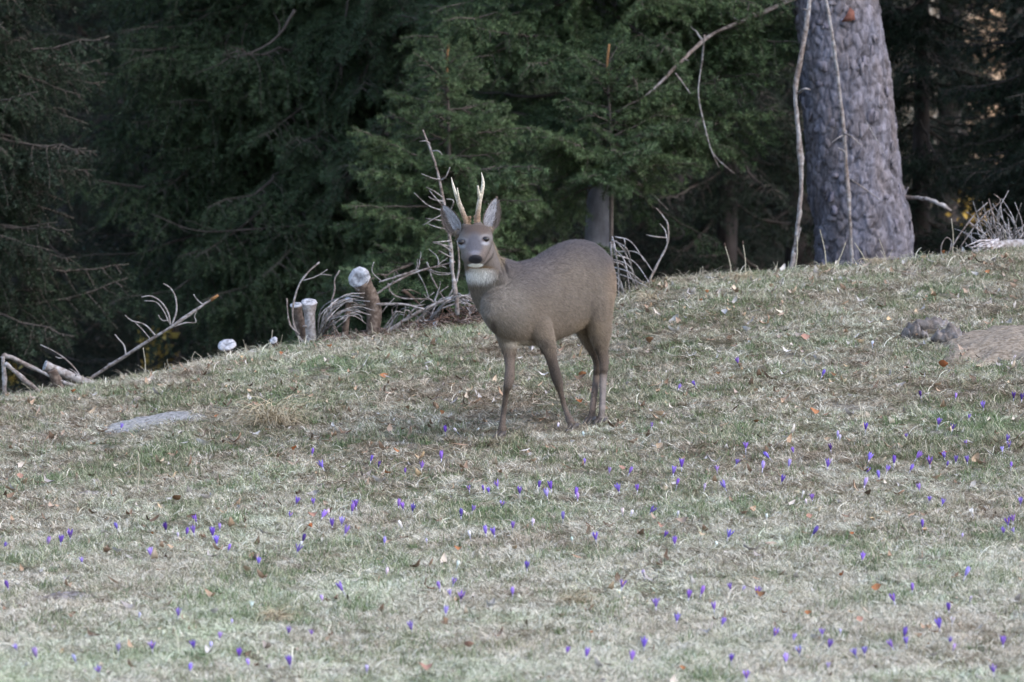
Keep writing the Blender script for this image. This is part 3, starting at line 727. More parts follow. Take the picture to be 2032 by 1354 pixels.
def cut_log(label, p0, p1, r0, r1, mat, face_dir=None, cat='stump', name='cut_stump', mid=None, group=None, face_r=None, collar=False, seed=1, face_mat='cut_wood'):
    """p0 base (in the ground), p1 sawn end"""
    rs = np.random.default_rng(seed)
    a = np.array(p0); b_ = np.array(p1); org = a.copy()
    root = thing(name, label, cat, group, tuple(org))
    pts = [a] + ([np.array(mid)] if mid is not None else []) + [b_]
    p = catmull(pts, 8) - org
    fd = norm(np.array(face_dir)) if face_dir is not None else norm(p[-1] - p[-2])
    r = lerp_r(len(p), [r0, (r0 + r1) / 2, r1])
    V, F = tube(p, r, 14, False, 0.04, rs)
    # bend the last ring onto the sawn plane
    fr = face_r or r1
    k = 14; ring = V[-k:]; c = p[-1]
    u = norm(np.cross(fd, [0.03, 0.02, 1.0]) if abs(fd[2]) < 0.9 else np.cross(fd, [1, 0, 0])); w = np.cross(fd, u)
    av = ring - c; ca = np.arctan2(av @ w, av @ u)
    rj = fr * (1 + 0.05 * rs.normal(size=k))
    newr = c + rj[:, None] * (np.cos(ca)[:, None] * u + np.sin(ca)[:, None] * w)
    V[-k:] = newr
    if collar:
        V[-2 * k:-k] = V[-2 * k:-k] * 0.4 + 0.6 * (newr - fd * fr * 0.35)
    mb = MB(); mb.add(V, F)
    for _ in range(2):
        i = rs.integers(k * 2, len(V) - 2 * k) ; q = V[i]; o_ = norm(q - p[min(len(p) - 1, i // k)])
        Vk, Fk = tube(np.array([q - o_ * 0.01, q + o_ * r1 * 0.7]), [r1 * 0.3, r1 * 0.15], 5); mb.add(Vk, Fk)
    link('stem', mb.mesh('stem', [M[mat]], True), root)
    th = np.linspace(0, 2 * np.pi, k, endpoint=False); order = np.argsort(ca); rim = newr[order] + fd * 0.0035
    inner = c + (rim - c) * 0.5 + fd * 0.005; V2 = np.vstack([rim, inner, c + fd * 0.002, newr[order] - fd * 0.002])
    F2 = [[i, (i + 1) % k, k + i] for i in range(k)] + [[(i + 1) % k, k + (i + 1) % k, k + i] for i in range(k)] + [[k + i, k + (i + 1) % k, 2 * k] for i in range(k)] + [[2 * k + 1 + i, 2 * k + 1 + (i + 1) % k, i] for i in range(k)] + [[2 * k + 1 + (i + 1) % k, (i + 1) % k, i] for i in range(k)]
    cf_ = np.ones((len(V2), 3)); cf_[:k] = (0.95, 0.93, 0.92); cf_[k:2 * k] = rs.uniform(0.62, 1.0, (k, 1)); cf_[rs.integers(0, k)] = 0.3; cf_[k + rs.integers(0, k)] = 0.35; cf_[2 * k] = 0.30; cf_[2 * k + 1:] = (0.5, 0.4, 0.36)
    mb = MB(); mb.add(V2, F2, cf_)
    link('cut_face', mb.mesh('cut_face', [M[face_mat]], False), root)
    return root
def C(px, py, dy): return P(px, py, 29.3 + 0.22 * (px - 1016) * K * 29.3 + dy)
G_ = 'sawn sapling stumps along the crest'
s_ = K * 29.3
cut_log('bent brown stump with the largest round white sawn face, turned to the camera', C(738, 678, 0), C(713, 552, -0.05), 13 * s_, 18 * s_, 'brown_wood', (-0.35, -0.9, 0.15), mid=C(741, 610, 0), group=G_, face_r=23 * s_, seed=1)
cut_log('sawn grey stump with a pale cap and collar, right one of a close pair', C(619, 694, 0), C(613, 600, 0), 10 * s_, 11 * s_, 'dead_wood', (0.05, -0.45, 0.9), group=G_, face_r=15.5 * s_, collar=True, seed=2)
cut_log('sawn brown stump leaning left, darker one of a close pair', C(606, 692, 0.12), C(588, 606, 0.12), 11 * s_, 9 * s_, 'brown_wood', (-0.1, -0.4, 0.9), group=G_, face_r=12 * s_, seed=3)
cut_log('thin reddish stump with a small pale top amid arched twigs', C(684, 668, 0), C(692, 596, 0), 6.5 * s_, 6 * s_, 'brown_wood', (0.1, -0.5, 0.85), group=G_, face_r=8.5 * s_, seed=4)
cut_log('low stump with a tilted bright oval sawn face, alone on the crest', C(464, 728, 0), C(450, 685, 0), 5 * s_, 5 * s_, 'brown_wood', (-0.12, -0.60, 0.78), group=G_, face_r=18 * s_, seed=5)
cut_log('tiny low stub with a pale end between the oval stump and the pair', C(553, 692, 0), C(543, 676, 0), 6 * s_, 6 * s_, 'brown_wood', (-0.3, -0.7, 0.5), group=G_, face_r=8 * s_, seed=6)
cut_log('little blue-white peg in front of the brush heap', C(861, 668, -0.1), C(864, 637, -0.1), 4.5 * s_, 4 * s_, 'cut_wood', (0, -0.4, 0.9), group=G_, face_r=5 * s_, seed=7)
cut_log('brown leaning stub between the grey poles', C(127, 784, -0.05), C(103, 737, -0.05), 11 * s_, 10 * s_, 'brown_wood', (-0.3, -0.2, 0.9), group=G_, face_r=10 * s_, seed=8, face_mat='brown_wood')
cut_log('short thick grey log with a pale end lying against the brown stub', C(200, 772, 0.1), C(90, 726, 0.0), 9 * s_, 9 * s_, 'dead_wood', (-0.9, -0.35, 0.3), cat='log', name='cut_log', face_r=10 * s_, seed=9)

# brush pile left of the deer: every long branch on its own
def bz(label, pts, r0, r1, sub=(), seed=1, mat='dead_wood', tw=0, cat='dead branch'):
    paths = [([(a, b_, 0.0) for a, b_ in pts], r0, r1)] + [([(a, b_, 0.0) for a, b_ in q], max(2.6, r0 * 0.6), 2.0) for q in sub]
    return B('dead_branch', label, cat, paths, 'dead branches heaped on the crest', mat, tw, 0.14, seed)
bz('long pale branch climbing from the round sawn disc to the deer cheek', [(742, 588), (778, 563), (819, 543), (850, 533), (903, 520)], 5.5, 4, [[(848, 533), (870, 541), (897, 543)], [(848, 535), (868, 545), (892, 545)], [(852, 532), (848, 521)]], 1, tw=4)
bz('pale branch with an upright curved twig just right of the round sawn disc', [(752, 560), (788, 549), (825, 537), (830, 532)], 5, 4, [[(757, 558), (742, 545), (738, 535), (742, 520)]], 2, tw=2)
bz('nearly level thin branch crossing behind the bent brown stump', [(690, 606), (747, 605), (798, 604), (842, 614)], 5, 4, [[(805, 604), (803, 620), (800, 634)], [(752, 628), (770, 605), (783, 592)]], 3, tw=3)
bz('hooked twig curling down beside the round sawn disc', [(770, 562), (774, 578), (785, 587), (805, 593), (850, 594), (862, 602)], 4.5, 3, [], 4, tw=1)
bz('drooping twig crossing the long pale branch', [(847, 520), (856, 548), (871, 577), (886, 600)], 4, 3, [[(828, 540), (842, 565), (851, 592)]], 5)
bz('slim twig curving down along the deer neck', [(908, 478), (911, 520), (908, 552), (898, 575), (886, 596)], 4, 4, [], 6)
bz('thickest weathered branch sloping up from the crest to the deer chest', [(758, 668), (809, 632), (850, 610), (891, 594), (940, 586)], 9, 7, [[(805, 634), (825, 610), (862, 580)], [(860, 605), (868, 585), (890, 568)]], 7, tw=5)
bz('second weathered branch lying parallel in front of the thickest one', [(796, 660), (830, 634), (850, 615), (866, 598)], 7, 5, [[(820, 640), (838, 648), (860, 655)]], 8, tw=4)
bz('thin pale straight twig lying in front of the brush heap', [(812, 621), (845, 637), (894, 655)], 3.5, 3, [], 9)
bz('short orange-brown forked stick on top of the heap', [(800, 576), (820, 592), (840, 612)], 8, 5, [[(797, 577), (815, 576), (835, 584)]], 10, mat='brown_wood')
bz('tall curving twig that bows over the pair of stumps', [(612, 690), (588, 660), (581, 614), (592, 569), (612, 540), (634, 521)], 5, 3.5, [[(602, 557), (627, 549), (650, 535)], [(625, 549), (640, 545), (658, 547)]], 11)
bz('short bowed twig outermost left of the pair of stumps', [(594, 664), (576, 645), (571, 620), (569, 592)], 4, 3, [], 12)
bz('sinuous upright twig left of the thin reddish stump', [(674, 670), (661, 640), (657, 606), (664, 575), (664, 555), (674, 537)], 5, 3, [], 13)
bz('white bent twig leaning between stumps', [(668, 672), (662, 650), (657, 625), (656, 608)], 5, 4, [], 14)
# arched fans of old bough tips
rs = np.random.default_rng(33)
for k, (lb, x0, y0, xm, ym, x1, y1, n_) in enumerate([
        ('arched fan of old bough twigs curving over the thin reddish stump', 634, 678, 648, 612, 722, 576, 9), ('lower fan of bough twigs hanging beside the grey capped stump', 640, 672, 668, 628, 735, 610, 8),
        ('loose tangle of fine twigs right of the bent brown stump', 752, 665, 770, 640, 800, 600, 6), ('matted bundle of fine twigs against the deer chest', 850, 640, 890, 590, 945, 600, 9)]):
    paths = []
    for j in range(n_):
        f = j / n_
        paths.append(([(x0 + rs.normal(0, 5), y0 + rs.normal(0, 4), 0.1), (xm + rs.normal(0, 7) - 8 * f, ym + 22 * f + rs.normal(0, 3), 0.1 * rs.normal()), ((xm + x1) / 2 + rs.normal(0, 6), (ym + y1) / 2 - 10 + 20 * f, 0.1 * rs.normal()), (x1 + rs.normal(0, 10), y1 + 34 * f + rs.normal(0, 4), 0.1 * rs.normal())], 3.6, 2.2))
    B('dead_branch', lb, 'dead branch', paths, 'dead branches heaped on the crest', seed=60 + k)
# heap of red-brown needles and twiglets under the branches
rs = np.random.default_rng(3); mb = MB()
for _ in range(900):
    px = rs.uniform(640, 985); hgt = 14 + 32 * np.clip((px - 800) / 130, 0, 1)
    c0 = crest_pt(px, rs.uniform(-0.35, 0.45)); c0[2] += rs.uniform(0, 1) ** 1.7 * hgt * s_
    d = norm(rs.normal(size=3) * [1, 1, 0.35]); l = rs.uniform(0.03, 0.14)
    pth = np.array([c0 - d * l / 2, c0 + [0, 0, 0.01 * rs.normal()], c0 + d * l / 2])
    tone = rs.choice([0, 1, 2]); colr = [(1.0, 0.8, 0.7), (0.6, 0.5, 0.48), (1.7, 1.7, 1.8)][tone]
    V, F = tube(pth, [rs.uniform(0.0012, 0.0035)] * 3, 4); mb.add(V, F, colr)
o = link('brush_litter', mb.mesh('brush_litter', [M['brown_wood']], False), None, kind='stuff')
o['label'] = 'red-brown litter of twiglets and needles under the brush heap'
# sawn chips between the stumps
rs = np.random.default_rng(8); mb = MB()
for _ in range(70):
    px = rs.normal(690, 45); c0 = crest_pt(px, rs.uniform(-0.1, 0.4)); c0[2] += 0.012
    a = rs.uniform(0, 6.28); u = np.array([math.cos(a), math.sin(a), rs.normal() * 0.2]); w = np.array([-math.sin(a), math.cos(a), 0.5]); l = rs.uniform(0.008, 0.022)
    V = np.array([c0 - u * l - w * l * .5, c0 + u * l - w * l * .4, c0 + u * l * .8 + w * l * .5, c0 - u * l * .7 + w * l * .6, c0 + [0, 0, 0.006]])
    mb.add(V, [[0, 1, 4], [1, 2, 4], [2, 3, 4], [3, 0, 4], [0, 2, 1], [0, 3, 2]])
o = link('sawdust_chips', mb.mesh('sawdust_chips', [M['cut_wood']], False), None, kind='stuff'); o['label'] = 'pale sawn chips scattered between the stumps'

# right: uprooted heap of twigs on the mound
rs = np.random.default_rng(21)
paths = [([(1985, 505, 0.3), (1975, 450, 0.2), (1962, 395, 0.2)], 6, 3)]
for _ in range(60):
    x0 = rs.normal(1995, 30); a = rs.uniform(-1.3, 1.3); l = rs.uniform(30, 110)
    x1 = x0 + math.sin(a) * l * 0.9; y1 = 495 - math.cos(a) * l * 1.1
    paths.append(([(x0, 500, 0.3 + rs.normal() * 0.1), ((x0 + x1) / 2 + rs.normal(0, 14), (495 + y1) / 2 + rs.normal(0, 11), 0.3 + rs.normal() * 0.15), (x1, y1, 0.3 + rs.normal() * 0.2)], rs.uniform(2.6, 4.5), 1.8))
B('brush_heap', 'bristling heap of dry twigs and roots on the crest above the log', 'brush heap', paths, seed=70, part='twig')
B('dead_branch', 'long thin twig slanting from the grass up to the brush heap', 'dead branch', [([(1878, 508, 0), (1905, 465, 0), (1935, 425, 0), (1960, 402, 0)], 4, 3)], seed=71)
B('dead_branch', 'second thin twig leaning up beside the brush heap', 'dead branch', [([(1905, 492, 0), (1930, 455, 0), (1955, 425, 0), (1985, 400, 0), (1972, 385, 0)], 3.6, 2.6)], seed=72)
B('dead_branch', 'short pale split stick lying before the brush heap', 'dead branch', [([(1922, 440, 0), (1940, 455, 0), (1958, 468, 0)], 5, 4)], seed=73)
B('dead_branch', 'small looped tendril of a twig on the crest', 'dead branch', [([(1868, 510, 0), (1868, 488, 0), (1878, 472, 0), (1888, 480, 0), (1884, 498, 0)], 3, 2)], seed=74)
lg = cut_log('weathered splintered log lying on the crest at the edge', C(2110, 500, 0.0), C(1948, 493, -0.1), 15 * s_, 11 * s_, 'dead_wood', (-0.8, -0.4, 0.1), cat='log', name='fallen_log', face_r=9 * s_, seed=14, mid=C(2020, 488, 0))
mb = MB(); rs = np.random.default_rng(4)
org = np.array(lg.location)
for k in range(14):
    a = C(1975 + rs.normal(0, 8), 486 + rs.normal(0, 5), -0.1) - org; e = C(1935 + rs.normal(0, 10), 498 + rs.normal(0, 9), -0.25) - org
    V, F = tube(np.array([a, (a + e) / 2 + rs.normal(0, 0.006, 3), e]), [0.008, 0.005, 0.002], 5); mb.add(V, F, (1.35, 1.35, 1.4))
link('splinters', mb.mesh('splinters', [M['dead_wood']], False), lg)

# thin dry stalks standing on the crest
rs = np.random.default_rng(17)
M['straw'] = noisy_mat('straw_stalk', [(0.3, (0.30, 0.26, 0.19)), (0.7, (0.52, 0.47, 0.37))], 50)
mb = MB()
for _ in range(200):
    px = rs.uniform(-60, 2090)
    if 960 < px < 1200: continue
    c0 = crest_pt(px, rs.uniform(-0.1, 0.6)); l = rs.uniform(0.04, 0.10) * (1.6 if px > 1500 and rs.random() < 0.2 else 1)
    d = norm(np.array([rs.normal(0, 0.5), rs.normal(0, 0.3), 1.0])); q = [c0]
    for s in range(4):
        d = norm(d + rs.normal(0, 0.16, 3) + [0, 0, -0.05]); q.append(q[-1] + d * l / 4)
    V, F = tube(catmull(q, 3), lerp_r(13, [0.0020, 0.0010]), 4); mb.add(V, F)
o = link('dry_stalks', mb.mesh('dry_stalks', [M['straw']], False), None, kind='stuff'); o['label'] = 'thin dry grass stalks standing up along the crest'
for k, (px, py0, x1, y1, lb) in enumerate([(1478, 540, 1474, 482, 'slim dark-headed stalk upright on the crest'), (1452, 545, 1438, 486, 'slim stalk with a tiny head leaning left on the crest'), (1575, 782 - 240, 1582, 470, 'stalk beside the gnarled dead sapling'),
                                        (1640, 532, 1627, 456, 'curved pale stem in front of the thick trunk'), (1650, 530, 1678, 482, 'slanting straw stem in front of the thick trunk'), (1722, 518, 1696, 482, 'pale straw leaning left at the trunk foot'), (1889, 500, 1888, 434, 'straight bare stalk left of the brush heap'),
                                        (270, 985, 274, 898, 'tall lone pale stalk in the meadow left of the middle'), (241, 1012, 241, 972, 'short lone pale stalk beside the tall one'), (286, 740, 284, 690, 'thin stalk under the fallen pole'), (528, 735, 541, 655, 'forked stalk between the oval stump and the tiny stub')]):
    base = hit(px, py0) if py0 > 800 else crest_pt(px, 0.1)
    tip = P(x1, y1, base[1]); q = catmull([base, (base + tip) / 2 + [0.008, 0, 0], tip], 5)
    mb = MB(); org = base
    V, F = tube(q - org, lerp_r(len(q), [0.003, 0.0018]), 5); mb.add(V, F)
    st = thing('dry_stalk', lb, 'stalk', 'single dry stalks', tuple(org)); link('stem', mb.mesh('stem', [M['straw']], False), st)
    if k < 2:
        mb = MB(); V, F = tube(np.array([tip - org - [0, 0, 0.012], tip - org, tip - org + [0, 0, 0.010]]), [0.002, 0.007, 0.002], 6); mb.add(V, F, (0.4, 0.35, 0.35)); link('seed_head', mb.mesh('seed_head', [M['brown_wood']], True), st)

# golden shrubs caught between the trees
M['gold_leaf'] = noisy_mat('golden_leaf', [(0.3, (0.40, 0.25, 0.05)), (0.7, (0.72, 0.52, 0.15))], 8)
def gold_shrub(px, py, Y, rad, n, lb, seed):
    rs = np.random.default_rng(seed); c = P(px, py, Y); zb = float(zg(c[0], Y)); root = thing('golden_shrub', lb, 'shrub', 'golden shrubs deep in the wood', (c[0], Y, zb))
    H = c[2] - zb; mb = MB(); mt = MB()
    for k in range(6):
        e = np.array([rs.normal(0, rad * 0.5), rs.normal(0, rad * .5), H + rs.normal(0, rad * 0.7)])
        V, F = tube(catmull([(0, 0, -0.05), e * [0.4, 0.4, 0.5], e], 4), lerp_r(9, [0.012, 0.003]), 5); mt.add(V, F)
    for _ in range(n):
        q = np.array([rs.normal(0, rad * 0.5), rs.normal(0, rad * 0.5), H + rs.normal(0, rad * 0.8)]); u = norm(rs.normal(size=3)); w = norm(np.cross(u, rs.normal(size=3))); l = rs.uniform(0.02, 0.04)
        mb.add([q - u * l, q + w * l * .6, q + u * l, q - w * l * .6], [[0, 1, 2], [0, 2, 3]])
    link('foliage', mb.mesh('foliage', [M['gold_leaf']], False), root, kind='stuff'); link('stems', mt.mesh('stems', [M['twig']], True), root)
gold_shrub(1945, 430, 40, 0.16, 130, 'golden-leaved shrub glowing behind the brush heap', 1)
gold_shrub(315, 700, 40, 0.13, 90, 'small golden shrub seen through the fallen pole twigs', 2)
gold_shrub(22, 752, 39, 0.07, 40, 'speck of golden foliage behind the pole frame', 3)
# ------------------------------------------------------------------ grass
def tuft(name, seed, n, l0, l1, el0, el1, droop, rad, wid, colA, colB, segs=3, az_dir=None):
    rs = np.random.default_rng(seed)
    az = rs.uniform(0, 2 * np.pi, n) if az_dir is None else rs.normal(az_dir, 0.7, n)
    el = rs.uniform(el0, el1, n); ln = rs.uniform(l0, l1, n); w = wid * rs.uniform(0.6, 1.3, n)
    rr = rad * np.sqrt(rs.random(n)); ra = rs.uniform(0, 2 * np.pi, n)
    p = np.stack([rr * np.cos(ra), rr * np.sin(ra), rs.uniform(-0.004, 0.004, n)], 1)
    h = np.stack([np.cos(az), np.sin(az)], 1); sd = np.stack([-h[:, 1], h[:, 0]], 1)
    tw = rs.normal(0, 0.5, n); sdv = np.stack([sd[:, 0] * np.cos(tw), sd[:, 1] * np.cos(tw), np.sin(tw)], 1)
    rows = []
    e = el.copy()
    for s in range(segs + 1):
        f = 1 - (s / segs) ** 1.5
        ww = (w * (f if s < segs else 0) * 0.5)[:, None]
        rows.append((p - sdv * ww, p + sdv * ww))
        st = ln / segs
        a2 = rs.normal(0, 0.15, n)
        h = np.stack([h[:, 0] * np.cos(a2) - h[:, 1] * np.sin(a2), h[:, 0] * np.sin(a2) + h[:, 1] * np.cos(a2)], 1)
        p = p + np.stack([h[:, 0] * np.cos(e) * st, h[:, 1] * np.cos(e) * st, np.sin(e) * st], 1)
        e = e - droop * rs.uniform(0.6, 1.4, n) * (p[:, 2] > 0.004)
        p[:, 2] = np.maximum(p[:, 2], rs.uniform(0.001, 0.008, n))
    V = []; F = []
    m_ = 2 * segs + 1
    arr = np.zeros((n, m_, 3))
    for s in range(segs): arr[:, 2 * s] = rows[s][0]; arr[:, 2 * s + 1] = rows[s][1]
    arr[:, 2 * segs] = rows[segs][0]
    base = (np.arange(n) * m_)[:, None]
    for s in range(segs - 1):
        a = 2 * s; F.append(base + [a, a + 1, a + 3]); F.append(base + [a, a + 3, a + 2])
    a = 2 * (segs - 1); F.append(base + [a, a + 1, a + 2])
    F = np.vstack(F)
    t = rs.random(n)[:, None]; c = np.array(colA) * (1 - t) + np.array(colB) * t; c = c * rs.uniform(0.7, 1.2, (n, 1))
    return new_mesh(name, arr.reshape(-1, 3), F, [M['grass']], None, np.repeat(c, m_, 0), False)

m, nt, b = mat_base('grass_blades', 0.7, 0.25)
att = nd(nt, 'ShaderNodeAttribute', attribute_name='col')
tn = nd(nt, 'ShaderNodeAttribute', attribute_name='tint', attribute_type='INSTANCER')
f = ramp(nt, tn.outputs['Fac'], [(0.0, (0.74, 0.66, 0.58)), (0.35, (1.0, 0.97, 0.90)), (0.65, (1.04, 1.06, 0.98)), (1.0, (0.84, 0.98, 0.76))])
nt.links.new(mix(nt, 1.0, att.outputs['Color'], f, 'MULTIPLY'), b.inputs['Base Color'])
M['grass'] = m
STR1, STR2 = (0.50, 0.455, 0.375), (0.225, 0.19, 0.15)
PALE = (0.76, 0.73, 0.68); GRN1, GRN2 = (0.075, 0.128, 0.050), (0.18, 0.23, 0.125)
GR = []
for k in range(5): GR.append(tuft('straw_mat', 10 + k, 38, 0.028, 0.08, 0.12, 0.7, 0.36, 0.055, 0.0027, STR1 if k % 2 else (0.30, 0.24, 0.18), STR2, az_dir=None if k < 2 else 0.0))
for k in range(3): GR.append(tuft('pale_straw', 20 + k, 30, 0.022, 0.065, 0.35, 1.1, 0.35, 0.045, 0.0026, PALE, STR1))
for k in range(3): GR.append(tuft('green_grass', 30 + k, 26, 0.02, 0.055, 0.6, 1.4, 0.22, 0.045, 0.0032, GRN1, GRN2))
for k in range(2): GR.append(tuft('mixed_grass', 40 + k, 30, 0.025, 0.07, 0.4, 1.3, 0.3, 0.05, 0.0032, GRN2, STR1))
for k in range(2): GR.append(tuft('long_straw', 50 + k, 12, 0.09, 0.17, 0.5, 1.2, 0.30, 0.03, 0.003, PALE, STR1, segs=5))
# 0-4 mat, 5-7 pale, 8-10 green, 11-12 mixed, 13-14 long
rs = np.random.default_rng(2)
EARTH = []      # bare spots: centre, radii
def bare(px, py, rx, rY): h = hit(px, py); EARTH.append((h[0], h[1], rx, rY)); return h
e_left = bare(295, 842, 0.24, 0.34); e_right = bare(1995, 690, 0.26, 0.40); e_clod = bare(1850, 668, 0.13, 0.17); e_hole = bare(125, 1190, 0.10, 0.12); e_s = bare(170, 985, 0.07, 0.1)
N = 100000
Yg = 17.3 + (31.4 - 17.3) * rs.random(N) ** 0.95
xg = (rs.random(N) * 2 - 1) * (1016 * K * Yg + 0.75)
keep = Yg < crest_Y(xg) + 0.9
d = fbm(xg * 1.3, Yg * 1.0, 40)
d2 = fbm(xg * 4.0, Yg * 3.0, 43)
keep &= rs.random(N) < np.clip(0.80 + 0.45 * d + 0.9 * d2 + 0.35 * np.clip((24.5 - Yg) / 4, 0, 1), 0.22, 1)
for (ex, ey, rx, ry) in EARTH: keep &= ((xg - ex) / rx) ** 2 + ((Yg - ey) / ry) ** 2 + 0.5 * fbm(xg * 8, Yg * 6, 47) > rs.uniform(0.45, 1.1, N)
xg, Yg = xg[keep], Yg[keep]; n = len(xg)
g1 = fbm(xg * 1.1, Yg * 0.8, 71); g2 = fbm(xg * 3.3, Yg * 2.4, 81)
gr = 0.24 + 0.45 * g1 + 0.80 * g2 + 0.22 * np.clip((Yg - 25) / 5, -0.4, 1) * 0.3
low = np.clip((24.5 - Yg) / 4, 0, 1)          # the nearer turf is paler
gr -= 0.13 * low
r = rs.random(n)
idx = np.where(r < np.clip(gr, 0.06, 0.80), np.where(rs.random(n) < 0.52, rs.integers(8, 11, n), rs.integers(11, 13, n)),
               np.where(rs.random(n) < 0.40 + 0.52 * low + 0.35 * fbm(xg * 1.7, Yg * 1.5, 61), rs.integers(5, 8, n), rs.integers(0, 5, n)))
idx = np.where(rs.random(n) < 0.015 + 0.06 * (Yg > crest_Y(xg) - 1.2), rs.integers(13, 15, n), idx)
tint = np.clip(0.36 + 0.22 * low + 0.55 * fbm(xg * 2.0, Yg * 1.6, 55) + rs.normal(0, 0.16, n), 0, 1)
zz = zg(xg, Yg)
instancer('grass', np.stack([xg, Yg, zz], 1), np.stack([rs.normal(0.0, 0.08, n) + 0.1, rs.normal(0, 0.08, n), np.where(idx < 5, rs.normal(0.2, 0.6, n) + PI * rs.integers(0, 2, n), rs.uniform(0, 6.28, n))], 1),
          rs.uniform(0.55, 1.05, n) * np.where(idx > 12, 0.85, 1), idx, GR, kind='stuff', tint=tint)

# brown and grey fragments of leaves and bark lying in the turf
m, nt, b = mat_base('leaf_fragments', 0.8, 0.2)
att = nd(nt, 'ShaderNodeAttribute', attribute_name='col'); tn = nd(nt, 'ShaderNodeAttribute', attribute_name='tint', attribute_type='INSTANCER')
cc = ramp(nt, tn.outputs['Fac'], [(0.0, (0.10, 0.07, 0.05)), (0.3, (0.30, 0.20, 0.14)), (0.5, (0.42, 0.29, 0.20)), (0.62, (0.30, 0.27, 0.26)), (0.8, (0.52, 0.49, 0.47)), (1.0, (0.50, 0.36, 0.22))])
nt.links.new(mix(nt, 1.0, att.outputs['Color'], cc, 'MULTIPLY'), b.inputs['Base Color']); M['frag'] = m
def leaf_mesh(name, seed, l, w, curl, mat, col=(1, 1, 1), n=7):
    rs = np.random.default_rng(seed)
    t = np.linspace(0, 1, n); prof = np.sin(np.pi * np.clip(t * 0.94 + 0.03, 0, 1)) ** 0.8
    V = []; ph = rs.uniform(0, 6)
    for i, tt_ in enumerate(t):
        for s in (-1, 0, 1):
            y = s * w * 0.5 * prof[i] * rs.uniform(0.8, 1.15)
            V.append([l * (tt_ - 0.5), y, curl * (tt_ - 0.5) ** 2 * 2.2 * l + abs(s) * curl * 0.5 * w * (0.6 + 0.6 * math.sin(ph + 5 * tt_)) + rs.normal(0, 0.0012)])
    F = []
    for i in range(n - 1):
        for j in range(2):
            a = i * 3 + j; F += [[a, a + 3, a + 4], [a, a + 4, a + 1]]
    V = np.array(V); stem = np.array([[-l * .5, -0.0008, V[1][2]], [-l * .5, 0.0008, V[1][2]], [-l * .72, 0, V[1][2] + 0.004]])
    F = np.array(F + [[len(V), len(V) + 1, len(V) + 2]]); V = np.vstack([V, stem])
    return new_mesh(name, V, F, [mat], None, np.tile(col, (len(V), 1)) * rs.uniform(0.8, 1.15, (len(V), 1)), False)
FR = [leaf_mesh('fragment', 70 + k, l, l * a, c, M['frag'], n=4) for k, (l, a, c) in enumerate([(0.022, 0.6, 0.5), (0.032, 0.55, 0.4), (0.03, 0.25, 0.2), (0.045, 0.5, 0.6), (0.05, 0.12, 0.15)])]
n = 5200; Yl = rs.uniform(17.5, 30.6, n); xl = (rs.random(n) * 2 - 1) * (1016 * K * Yl + 0.5)
kp = rs.random(n) < np.clip(0.25 + 0.75 * (Yl - 20) / 8 + 0.4 * fbm(xl, Yl, 91), 0.12, 1); xl, Yl = xl[kp], Yl[kp]; n = len(xl)
instancer('leaf_litter', np.stack([xl, Yl, zg(xl, Yl) + rs.uniform(0.008, 0.03, n)], 1), np.stack([rs.normal(0.35, 0.4, n), rs.normal(0, 0.4, n), rs.uniform(0, 6.28, n)], 1), rs.uniform(0.6, 1.4, n), rs.integers(0, 5, n), FR, kind='stuff', tint=rs.random(n))

# thatch tussocks
def tussock(px, py, sc, lb, seed):
    h = hit(px, py); me = tuft('blades', seed, 360, 0.10 * sc, 0.24 * sc, 0.35, 1.35, 0.42, 0.05 * sc, 0.003, (0.66, 0.62, 0.50), (0.48, 0.43, 0.31), segs=6)
    root = thing('grass_tussock', lb, 'tussock', 'dry grass tussocks', tuple(h)); link('blades', me, root, kind='stuff')
tussock(540, 846, 1.5, 'big pale dry grass tussock on the slope left of the deer', 1)
tussock(1140, 1205, 0.55, 'low fawn tussock in the lower middle of the meadow', 2)
tussock(545, 1235, 0.55, 'low pale tussock between purple crocuses lower left of the middle', 3)
tussock(1290, 600, 0.6, 'straw tussock on the crest beside the arching twigs', 4)
tussock(1470, 560, 0.6, 'dry tussock on the crest below the thin stalks', 5)
tussock(1740, 530, 0.6, 'dry tussock at the foot of the thick trunk', 6)
tussock(1630, 540, 0.5, 'dry tussock left of the thick trunk foot', 7)

# bare earth
def mound(name, label, cat, c, rx, ry, hgt, mat, seed, amp=0.3, n=44):
    a = np.linspace(-1, 1, n); A, Bq = np.meshgrid(a, a); R = np.sqrt(A ** 2 + Bq ** 2)
    edge = 1 + 0.5 * fbm(A * 2.2, Bq * 2.2, seed)
    hf = np.clip(1 - (R / edge) ** 2, 0, 1) ** 0.7
    x = c[0] + A * rx * 1.25; y = c[1] + Bq * ry * 1.25
    z = zg(x, y) + hgt * hf * (1 + amp * fbm(A * 5, Bq * 5, seed + 3) + amp * 0.6 * fbm(A * 14, Bq * 14, seed + 7)) - 0.02 * (1 - np.clip(hf * 8, 0, 1))
    ii = (np.arange(n - 1)[:, None] * n + np.arange(n - 1)[None]).ravel()
    Ft = np.vstack([np.stack([ii, ii + 1, ii + n + 1], 1), np.stack([ii, ii + n + 1, ii + n], 1)])
    V = np.stack([x.ravel() - c[0], y.ravel() - c[1], z.ravel() - c[2]], 1)
    return thing(name, label, cat, None, tuple(c), new_mesh(name, V, Ft, [mat], smooth=True))
mound('earth_mound', 'flat pale grey patch of bare earth on the slope below the fallen pole', 'earth mound', e_left, 0.21, 0.26, 0.028, M['pale_earth'], 3)
mound('earth_mound', 'rounded mound of bare brown earth at the edge of the upper slope', 'earth mound', e_right, 0.23, 0.32, 0.055, M['earth'], 8, 0.15)
mound('earth_mound', 'small dark hole shown as dark earth in the lower left meadow', 'earth mound', e_hole, 0.09, 0.11, 0.018, M['clod'], 15, 0.8)  # stands for a hole, its darkness put into the earth colour
